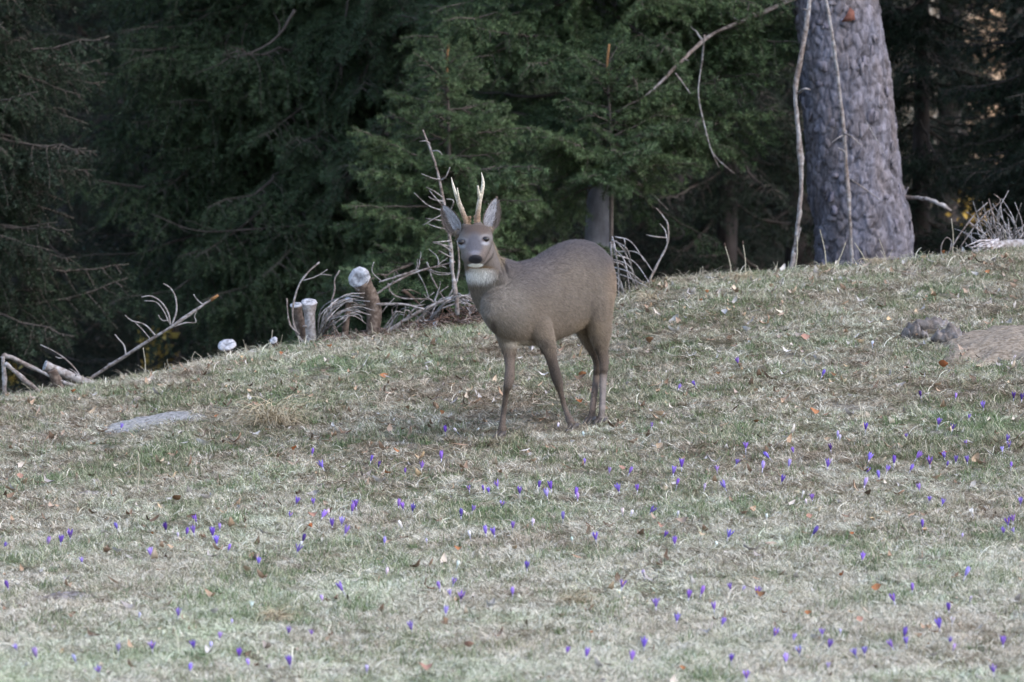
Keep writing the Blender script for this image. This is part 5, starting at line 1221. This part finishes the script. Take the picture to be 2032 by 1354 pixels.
def coat(W):
    """fur colours of the winter coat, by where on the animal the hair grows, plus painted shade in its creases"""
    px, py, d = px_of(W)
    c = np.tile(np.array([0.150, 0.124, 0.103]), (len(W), 1))
    def mixc(w, col): c[:] = c * (1 - w[:, None]) + np.array(col) * w[:, None]
    back = np.interp(px, [1000, 1042, 1086, 1130, 1148, 1197, 1222], [522, 523, 503, 478, 476, 493, 524])
    mixc(0.9 * sst(75, -4, py - back) * (px > 990), (0.082, 0.072, 0.076))
    mixc(0.85 * sst(585, 680, py) * sst(900, 1000, px), (0.190, 0.148, 0.112))
    mixc(0.5 * blob(px, py, 1000, 610, 50, 60, 0.5), (0.195, 0.177, 0.160))
    mixc(0.5 * sst(1188, 1224, px) * sst(500, 550, py) * sst(660, 590, py), (0.24, 0.165, 0.105))
    mixc(0.45 * blob(px, py, 1166, 650, 24, 16, 0.6) , (0.28, 0.21, 0.14))
    mixc(0.75 * blob(px, py, 1038, 684, 34, 8, 0.4), (0.40, 0.35, 0.29)); mixc(0.7 * blob(px, py, 978, 652, 6, 16, .6), (0.07, 0.055, 0.048)); mixc(0.5 * blob(px, py, 1080, 684, 16, 12, .6), (0.07, 0.06, 0.055)); mixc(0.35 * blob(px, py, 1176, 628, 6, 40, .6), (0.09, 0.075, 0.065)); mixc(0.4 * blob(px, py, 1062, 560, 40, 26, .7), (0.10, 0.09, 0.092))  # pale brisket hair; chest fold, elbow and haunch creases darkened as painted shade
    legm = sst(680, 715, py)
    mixc(legm * 0.85, (0.130, 0.100, 0.085))
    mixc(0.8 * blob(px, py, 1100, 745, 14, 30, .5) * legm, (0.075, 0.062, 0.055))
    mixc(0.5 * sst(1188, 1194, px) * sst(735, 760, py), (0.29, 0.26, 0.245))
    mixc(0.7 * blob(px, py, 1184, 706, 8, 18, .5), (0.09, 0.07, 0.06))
    mixc(sst(0, 1, legm) * sst(852, 866, py + 8 * (px > 1100)) * 0.5, (0.20, 0.15, 0.11))
    # head and neck
    head = (d < -0.25) & (px < 1002) & (py < 610)
    hw = head.astype(float)
    mixc(hw * 0.8 * sst(545, 515, py) * sst(965, 985, px), (0.20, 0.155, 0.11))
    mixc(hw * 0.7 * sst(918, 904, px), (0.225, 0.175, 0.125))
    face = hw * (d < -0.36) * (py < 536)
    mixc(face * 1.0, (0.140, 0.118, 0.108))
    mixc(face * 0.9 * blob(px, py, 945, 455, 34, 11, .5), (0.088, 0.064, 0.053))
    mixc(face * 0.95 * blob(px, py, 942, 484, 17, 21, .4), (0.086, 0.083, 0.096))
    for (ex, ey) in ((916, 481.5), (964, 475.5)):
        mixc(face * 0.55 * blob(px, py, ex, ey - 3, 12, 7, .45), (0.24, 0.23, 0.24)); mixc(face * 0.75 * blob(px, py, ex - 0.5, ey + 7.5, 7.5, 3.8, .6), (0.30, 0.30, 0.33))
        mixc(face * 1.0 * blob(px, py, ex, ey - 1, 8.2, 5.6, .35), (0.045, 0.035, 0.035))
    mixc(face * 0.55 * blob(px, py, 942, 502, 10, 5, .6), (0.21, 0.205, 0.24))
    mixc(face * 0.7 * blob(px, py, 928, 514, 9, 10, .4), (0.12, 0.095, 0.09)); mixc(face * 0.5 * blob(px, py, 964, 507, 10, 14, .4), (0.12, 0.09, 0.08))
    mixc(hw * blob(px, py, 947, 533, 30, 6, .4) * 0.8, (0.22, 0.14, 0.075))
    thr = hw * blob(px, py, 951, 547, 27, 14, .6) * (py > 533); mixc(thr, (0.80, 0.78, 0.78))
    mixc(face * blob(px, py, 944, 527, 14, 4.2, .25), (0.85, 0.85, 0.84))
    nose = face * (d < -0.46) * blob(px, py, 943.5, 515, 14.0, 9.3, .15); mixc(nose, (0.020, 0.020, 0.024))
    return np.clip(c, 0.01, 1)
bc = coat(BV)
nz = np.array([mnoise.noise(Vector(v * 40)) + 0.6 * mnoise.noise(Vector(v * 110)) for v in BV]); nl = np.array([mnoise.noise(Vector(v * 9)) for v in BV]); bc *= (1 + 0.08 * nz + 0.20 * nl)[:, None]
m, nt, b = mat_base('buck_hide', 0.8, 0.15)
att = nd(nt, 'ShaderNodeAttribute', attribute_name='col'); v = texco(nt); f = noise_tex(nt, 260, 4, v)
nt.links.new(mix(nt, 1.0, att.outputs['Color'], ramp(nt, f, [(0.3, (0.84, 0.84, 0.84)), (0.7, (1.12, 1.12, 1.12))]), 'MULTIPLY'), b.inputs['Base Color']); bump(nt, b, f, 0.35, 0.004)
M['hide'] = m
deer = thing('roe_deer', 'grey-brown roe buck with two slim antlers standing on the slope, looking at the camera', 'deer', None, tuple(origin))
link('body', new_mesh('body', BV, BT, [m], None, bc, True), deer)
# coat of short hairs
rs = np.random.default_rng(6)
area = np.linalg.norm(fn, axis=1); NF = 120000
dens = area / area.sum(); ti = rs.choice(len(BT), NF, p=dens)
r1, r2 = rs.random(NF), rs.random(NF); fl_ = r1 + r2 > 1; r1[fl_] = 1 - r1[fl_]; r2[fl_] = 1 - r2[fl_]
A_, B_, C_ = BV[BT[ti, 0]], BV[BT[ti, 1]], BV[BT[ti, 2]]; p = A_ + (B_ - A_) * r1[:, None] + (C_ - A_) * r2[:, None]; N_ = norm(BN[BT[ti, 0]])
px, py, d = px_of(p)
flow = np.tile(-HD * 0.75 + np.array([0, 0, -0.55]), (NF, 1)); flow[py > 690] = [0, 0, -1.0]
hd = (d < -0.27) & (px < 1002) & (py < 590); flow[hd] = [0, 0.35, -1]; fc = hd & (d < -0.36) & (py < 535); flow[fc] = [0, 0.6, 0.7]
flow = flow - N_ * np.sum(flow * N_, 1, keepdims=True); flow = norm(flow + rs.normal(0, 0.16, flow.shape))
D = norm(flow * 0.93 + N_ * rs.uniform(0.12, 0.42, NF)[:, None])
ln = rs.uniform(0.010, 0.018, NF); ln[py > 700] *= 0.5; ln[fc] *= 0.32; ln[hd & ~fc] *= 1.0
cf = coat(p); nose_ = (cf.sum(1) < 0.12)
ln[nose_] = 0.0015; ln[(py > 690) & (px > 1000) & (px < 1075) & (py < 702)] *= 1.8
s = norm(np.cross(D, N_)) * (0.0011 * rs.uniform(0.7, 1.3, NF))[:, None]; s[fc] *= 0.6
for (ex, ey) in ((916, 481.5), (964, 475.5)): s[fc & (((px - ex) / 8.0) ** 2 + ((py - ey) / 6.0) ** 2 < 1)] = 0
s[fc & (((px - 943.5) / 14) ** 2 + ((py - 515) / 9.5) ** 2 < 1)] = 0
V = np.stack([p - s - N_ * 0.0006, p + s - N_ * 0.0006, p + D * ln[:, None]], 1).reshape(-1, 3)
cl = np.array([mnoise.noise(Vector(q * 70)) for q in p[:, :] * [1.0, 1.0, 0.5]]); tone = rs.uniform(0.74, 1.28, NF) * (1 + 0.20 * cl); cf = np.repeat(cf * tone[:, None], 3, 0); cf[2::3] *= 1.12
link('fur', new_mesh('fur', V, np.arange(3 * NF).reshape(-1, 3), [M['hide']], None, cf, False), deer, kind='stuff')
# eyes
M['eye'] = mat_base('dark_eye', 0.22, 0.5)[0]; M['eye'].node_tree.nodes['Principled BSDF'].inputs['Base Color'].default_value = (0.012, 0.008, 0.007, 1)
for (px, py) in ((916, 481.5), (964, 475.5)):
    mb = MB(); body_save = mb
    c = Q(px, py, -0.435) - origin; th = np.linspace(-0.98, 0.98, 9) * np.pi / 2
    for_r = [(c + np.array([0, -1, 0]) * 0.0060 * math.sin(t), XX * 0.0145 * math.cos(t), UP * 0.0100 * math.cos(t)) for t in th]
    a = np.linspace(0, 2 * np.pi, 14, endpoint=False); Vv = np.array([r[0] + math.cos(q) * r[1] + math.sin(q) * r[2] for r in for_r for q in a])
    # push out to the face surface
    dd = np.linalg.norm((BV - c)[:, [0, 2]], axis=1); near_ = BV[dd < 0.006]; ysurf = near_[:, 1].min() if len(near_) else c[1]
    Vv[:, 1] += ysurf - c[1] + 0.0028
    Fv = [[i * 14 + j, i * 14 + (j + 1) % 14, (i + 1) * 14 + (j + 1) % 14] for i in range(8) for j in range(14)] + [[i * 14 + j, (i + 1) * 14 + (j + 1) % 14, (i + 1) * 14 + j] for i in range(8) for j in range(14)]
    mb.add(Vv, Fv); link('eye', mb.mesh('eye', [M['eye']], True), deer)
# ears
def ear(base, tip, wmax, side, depth_tip):
    b0 = Q(*base, -0.345) - origin; t0 = Q(*tip, depth_tip) - origin
    ax = t0 - b0; L = np.linalg.norm(ax); ax = ax / L
    f = norm(np.array([side * 0.25, -1, 0.05])); f = norm(f - ax * np.dot(f, ax)); sd = np.cross(ax, f)      # f: opening direction
    n, k = 16, 13; mb = MB(); Vo, Co = [], []
    for i in range(n):
        t = i / (n - 1); w = wmax * (math.sin(PI * (0.16 + 0.80 * t ** 0.92)) ** 0.85) * (1 if t < 0.97 else 0.6)
        if t < 0.25: w *= 0.62 + 1.5 * t
        for j in range(k):
            a = (j / (k - 1) - 0.5) * 2; ca = a * (2.3 - 1.0 * t) * 0.55
            q = b0 + ax * (L * t) + sd * (w * 0.5 * math.sin(ca) / math.sin(min(1.45, (2.3 - 1.0 * t) * 0.55))) + f * (w * 0.42 * (1 - math.cos(ca)) - 0.012)
            Vo.append(q)
            rim = sst(0.78, 1.0, np.array([abs(a)]))[0]; tipd = sst(0.82, 1.0, np.array([t]))[0]
            inn = (np.array([0.50, 0.49, 0.53]) if -side * a > -0.25 else np.array([0.20, 0.165, 0.15])) * (1 - 0.5 * (abs(math.sin(a * 7 + t * 4)) ** 3) * (t > 0.15) * (t < 0.85)); inn = inn * (1 - rim) + np.array([0.11, 0.085, 0.075]) * rim
            if t < 0.2: inn = inn * (t / 0.2) + np.array([0.26, 0.19, 0.14]) * (1 - t / 0.2)
            Co.append(inn * (1 - tipd * 0.7))
    Vo = np.array(Vo); Co = np.array(Co); F = []
    for i in range(n - 1):
        for j in range(k - 1):
            q = i * k + j; F += [[q, q + 1, q + k + 1], [q, q + k + 1, q + k]]
    F = np.array(F)
    mb.add(Vo, F, Co); back = Vo - f * 0.004; cb = np.tile([0.24, 0.19, 0.155], (len(Vo), 1)) * (1 - 0.6 * np.repeat(np.linspace(0, 1, n) ** 3, k))[:, None]
    mb.add(back, F[:, ::-1], cb)
    # rim wall
    loop = [j for j in range(k)] + [i * k + k - 1 for i in range(1, n)] + [(n - 1) * k + j for j in range(k - 2, -1, -1)] + [i * k for i in range(n - 2, 0, -1)]
    nb = len(Vo); FR_ = []
    for q in range(len(loop)): a_, b_ = loop[q], loop[(q + 1) % len(loop)]; FR_ += [[a_, b_, nb + b_], [a_, nb + b_, nb + a_]]
    mb.add(np.vstack([Vo, back]), FR_, (0.08, 0.065, 0.06))
    # pale hairs inside
    rs = np.random.default_rng(int(tip[0])); m2 = 900
    ii_ = rs.integers(1, n - 3, m2); jj = rs.integers(1, k - 2, m2); q = Vo[ii_ * k + jj] + (Vo[(ii_ + 1) * k + jj] - Vo[ii_ * k + jj]) * rs.random((m2, 1)) + (Vo[ii_ * k + jj + 1] - Vo[ii_ * k + jj]) * rs.random((m2, 1))
    dd = norm(ax * 0.7 + f * rs.uniform(0.1, 0.7, (m2, 1)) + sd * rs.normal(0, 0.35, (m2, 1))); s_l = norm(np.cross(dd, f)) * 0.0008
    Vh = np.stack([q - s_l, q + s_l, q + dd * rs.uniform(0.008, 0.018, (m2, 1))], 1).reshape(-1, 3); ch = np.repeat(Co[ii_ * k + jj] * rs.uniform(0.8, 1.4, (m2, 1)), 3, 0)
    mb.add(Vh, np.arange(3 * m2).reshape(-1, 3), ch)
    # fringe on the outside rim
    lp = np.array(loop); m3 = 700; e = rs.choice(lp, m3); q = Vo[e] + rs.normal(0, 0.001, (m3, 3)); cen = b0 + ax * (L * 0.5); dd = norm(norm(q - cen) + ax * 0.8 + rs.normal(0, 0.2, (m3, 3))); s_l = norm(np.cross(dd, f)) * 0.0008
    Vh = np.stack([q - s_l, q + s_l, q + dd * rs.uniform(0.004, 0.008, (m3, 1))], 1).reshape(-1, 3); mb.add(Vh, np.arange(3 * m3).reshape(-1, 3), (0.13, 0.10, 0.085))
    link('ear', mb.mesh('ear', [M['hide']], True), deer)
ear((910, 468), (877, 408), 0.073, -1, -0.34)
ear((968, 462), (987, 393), 0.067, 1, -0.33)
# antlers: ivory tips, tan rough stems, a short tine each
m, nt, b = mat_base('antler', 0.5, 0.3); att = nd(nt, 'ShaderNodeAttribute', attribute_name='col'); v = texco(nt); f = noise_tex(nt, 130, 5, v)
nt.links.new(mix(nt, 1.0, att.outputs['Color'], ramp(nt, f, [(0.3, (0.6, 0.55, 0.5)), (0.6, (1.1, 1.1, 1.1))]), 'MULTIPLY'), b.inputs['Base Color']); bump(nt, b, f, 0.8, 0.003); M['antler'] = m
def antler(pts, tine, rad, seed):
    rs = np.random.default_rng(seed); mb = MB()
    def piece(pts, rr):
        p = catmull([Q(*q) - origin for q in pts], 7); r = lerp_r(len(p), rr); V, F = tube(p, r, 12, True, 0.06, rs)
        row = 677 - (V[:, 2] + origin[2]) / (K * DY); t = sst(440, 385, row)[:, None]; c = np.array([0.25, 0.17, 0.12]) * (1 - t) + np.array([0.58, 0.53, 0.44]) * t; mb.add(V, F, c)
    piece(pts, rad); piece(*tine)
    c = Q(*pts[0]) - origin
    for k in range(60):        # pearled burr at the root
        a = rs.uniform(0, 6.28); h = rs.uniform(0, 0.035) ** 1.0; rr = 0.0125; q = c + np.array([math.cos(a) * rr, math.sin(a) * rr, 0.012 + h])
        o = np.array([math.cos(a), math.sin(a), 0.3]); V, F = tube(np.array([q - o * .003, q + o * 0.003]), [0.0028, 0.001], 5); mb.add(V, F, (0.40, 0.27, 0.18))
    link('antler', mb.mesh('antler', [M['antler']], True), deer)
antler([(928, 452, -0.375), (925, 440, -0.378), (918, 421, -0.385), (911, 403, -0.39), (904.5, 386, -0.395), (899.5, 369, -0.395), (895.5, 352, -0.39)], ([(911, 403, -0.39), (909, 390, -0.405), (907.5, 373, -0.42)], [0.0085, 0.0058, 0.002]), [0.0125, 0.0122, 0.0108, 0.0098, 0.0070, 0.0052, 0.0012], 1)
antler([(947, 450, -0.375), (947, 438, -0.378), (949, 418, -0.385), (952, 398, -0.39), (957, 377, -0.395), (958.5, 361, -0.395), (955.5, 342, -0.39)], ([(953, 396, -0.39), (950, 383, -0.405), (948, 369, -0.42)], [0.0085, 0.0058, 0.0035]), [0.0125, 0.0122, 0.0105, 0.0098, 0.0078, 0.0065, 0.0012], 2)
# hooves: two claws each
M['hoof'] = noisy_mat('hoof', [(0.3, (0.03, 0.025, 0.022)), (0.7, (0.09, 0.07, 0.06))], 60, rough=0.4, spec=0.4)
for (fp, px, py) in ((fA, 993, 866), (fB, 1138, 853), (hL, 1191, 841), (hR, 1171, 838)):
    c = np.array([(px - 1016) * K * fp[1], fp[1] - 0.015, fp[2]]) - origin; mb = MB()
    for s_d in (-1, 1):
        o_ = c + LT * 0.010 * s_d; rings = []
        for (fw, up, ru, rv) in ((-0.012, 0.034, 0.011, 0.016), (0.0, 0.018, 0.012, 0.022), (0.008, 0.004, 0.012, 0.028), (0.010, -0.004, 0.010, 0.026)): rings.append((o_ + HD * fw + UP * up, LT * ru * 0.8, HD * rv))
        a = np.linspace(0, 2 * np.pi, 12, endpoint=False); Vv = np.array([r[0] + math.cos(q) * r[1] + math.sin(q) * r[2] * (1.0 if math.sin(q) < 0 else 1.25) for r in rings for q in a]); nR = 4
        Fv = [[i * 12 + j, i * 12 + (j + 1) % 12, (i + 1) * 12 + (j + 1) % 12] for i in range(nR - 1) for j in range(12)] + [[i * 12 + j, (i + 1) * 12 + (j + 1) % 12, (i + 1) * 12 + j] for i in range(nR - 1) for j in range(12)]
        Vv = np.vstack([Vv, rings[-1][0], rings[0][0]]); Fv += [[(nR - 1) * 12 + j, (nR - 1) * 12 + (j + 1) % 12, nR * 12] for j in range(12)] + [[(j + 1) % 12, j, nR * 12 + 1] for j in range(12)]
        mb.add(Vv, Fv)
    link('hoof', mb.mesh('hoof', [M['hoof']], True), deer)
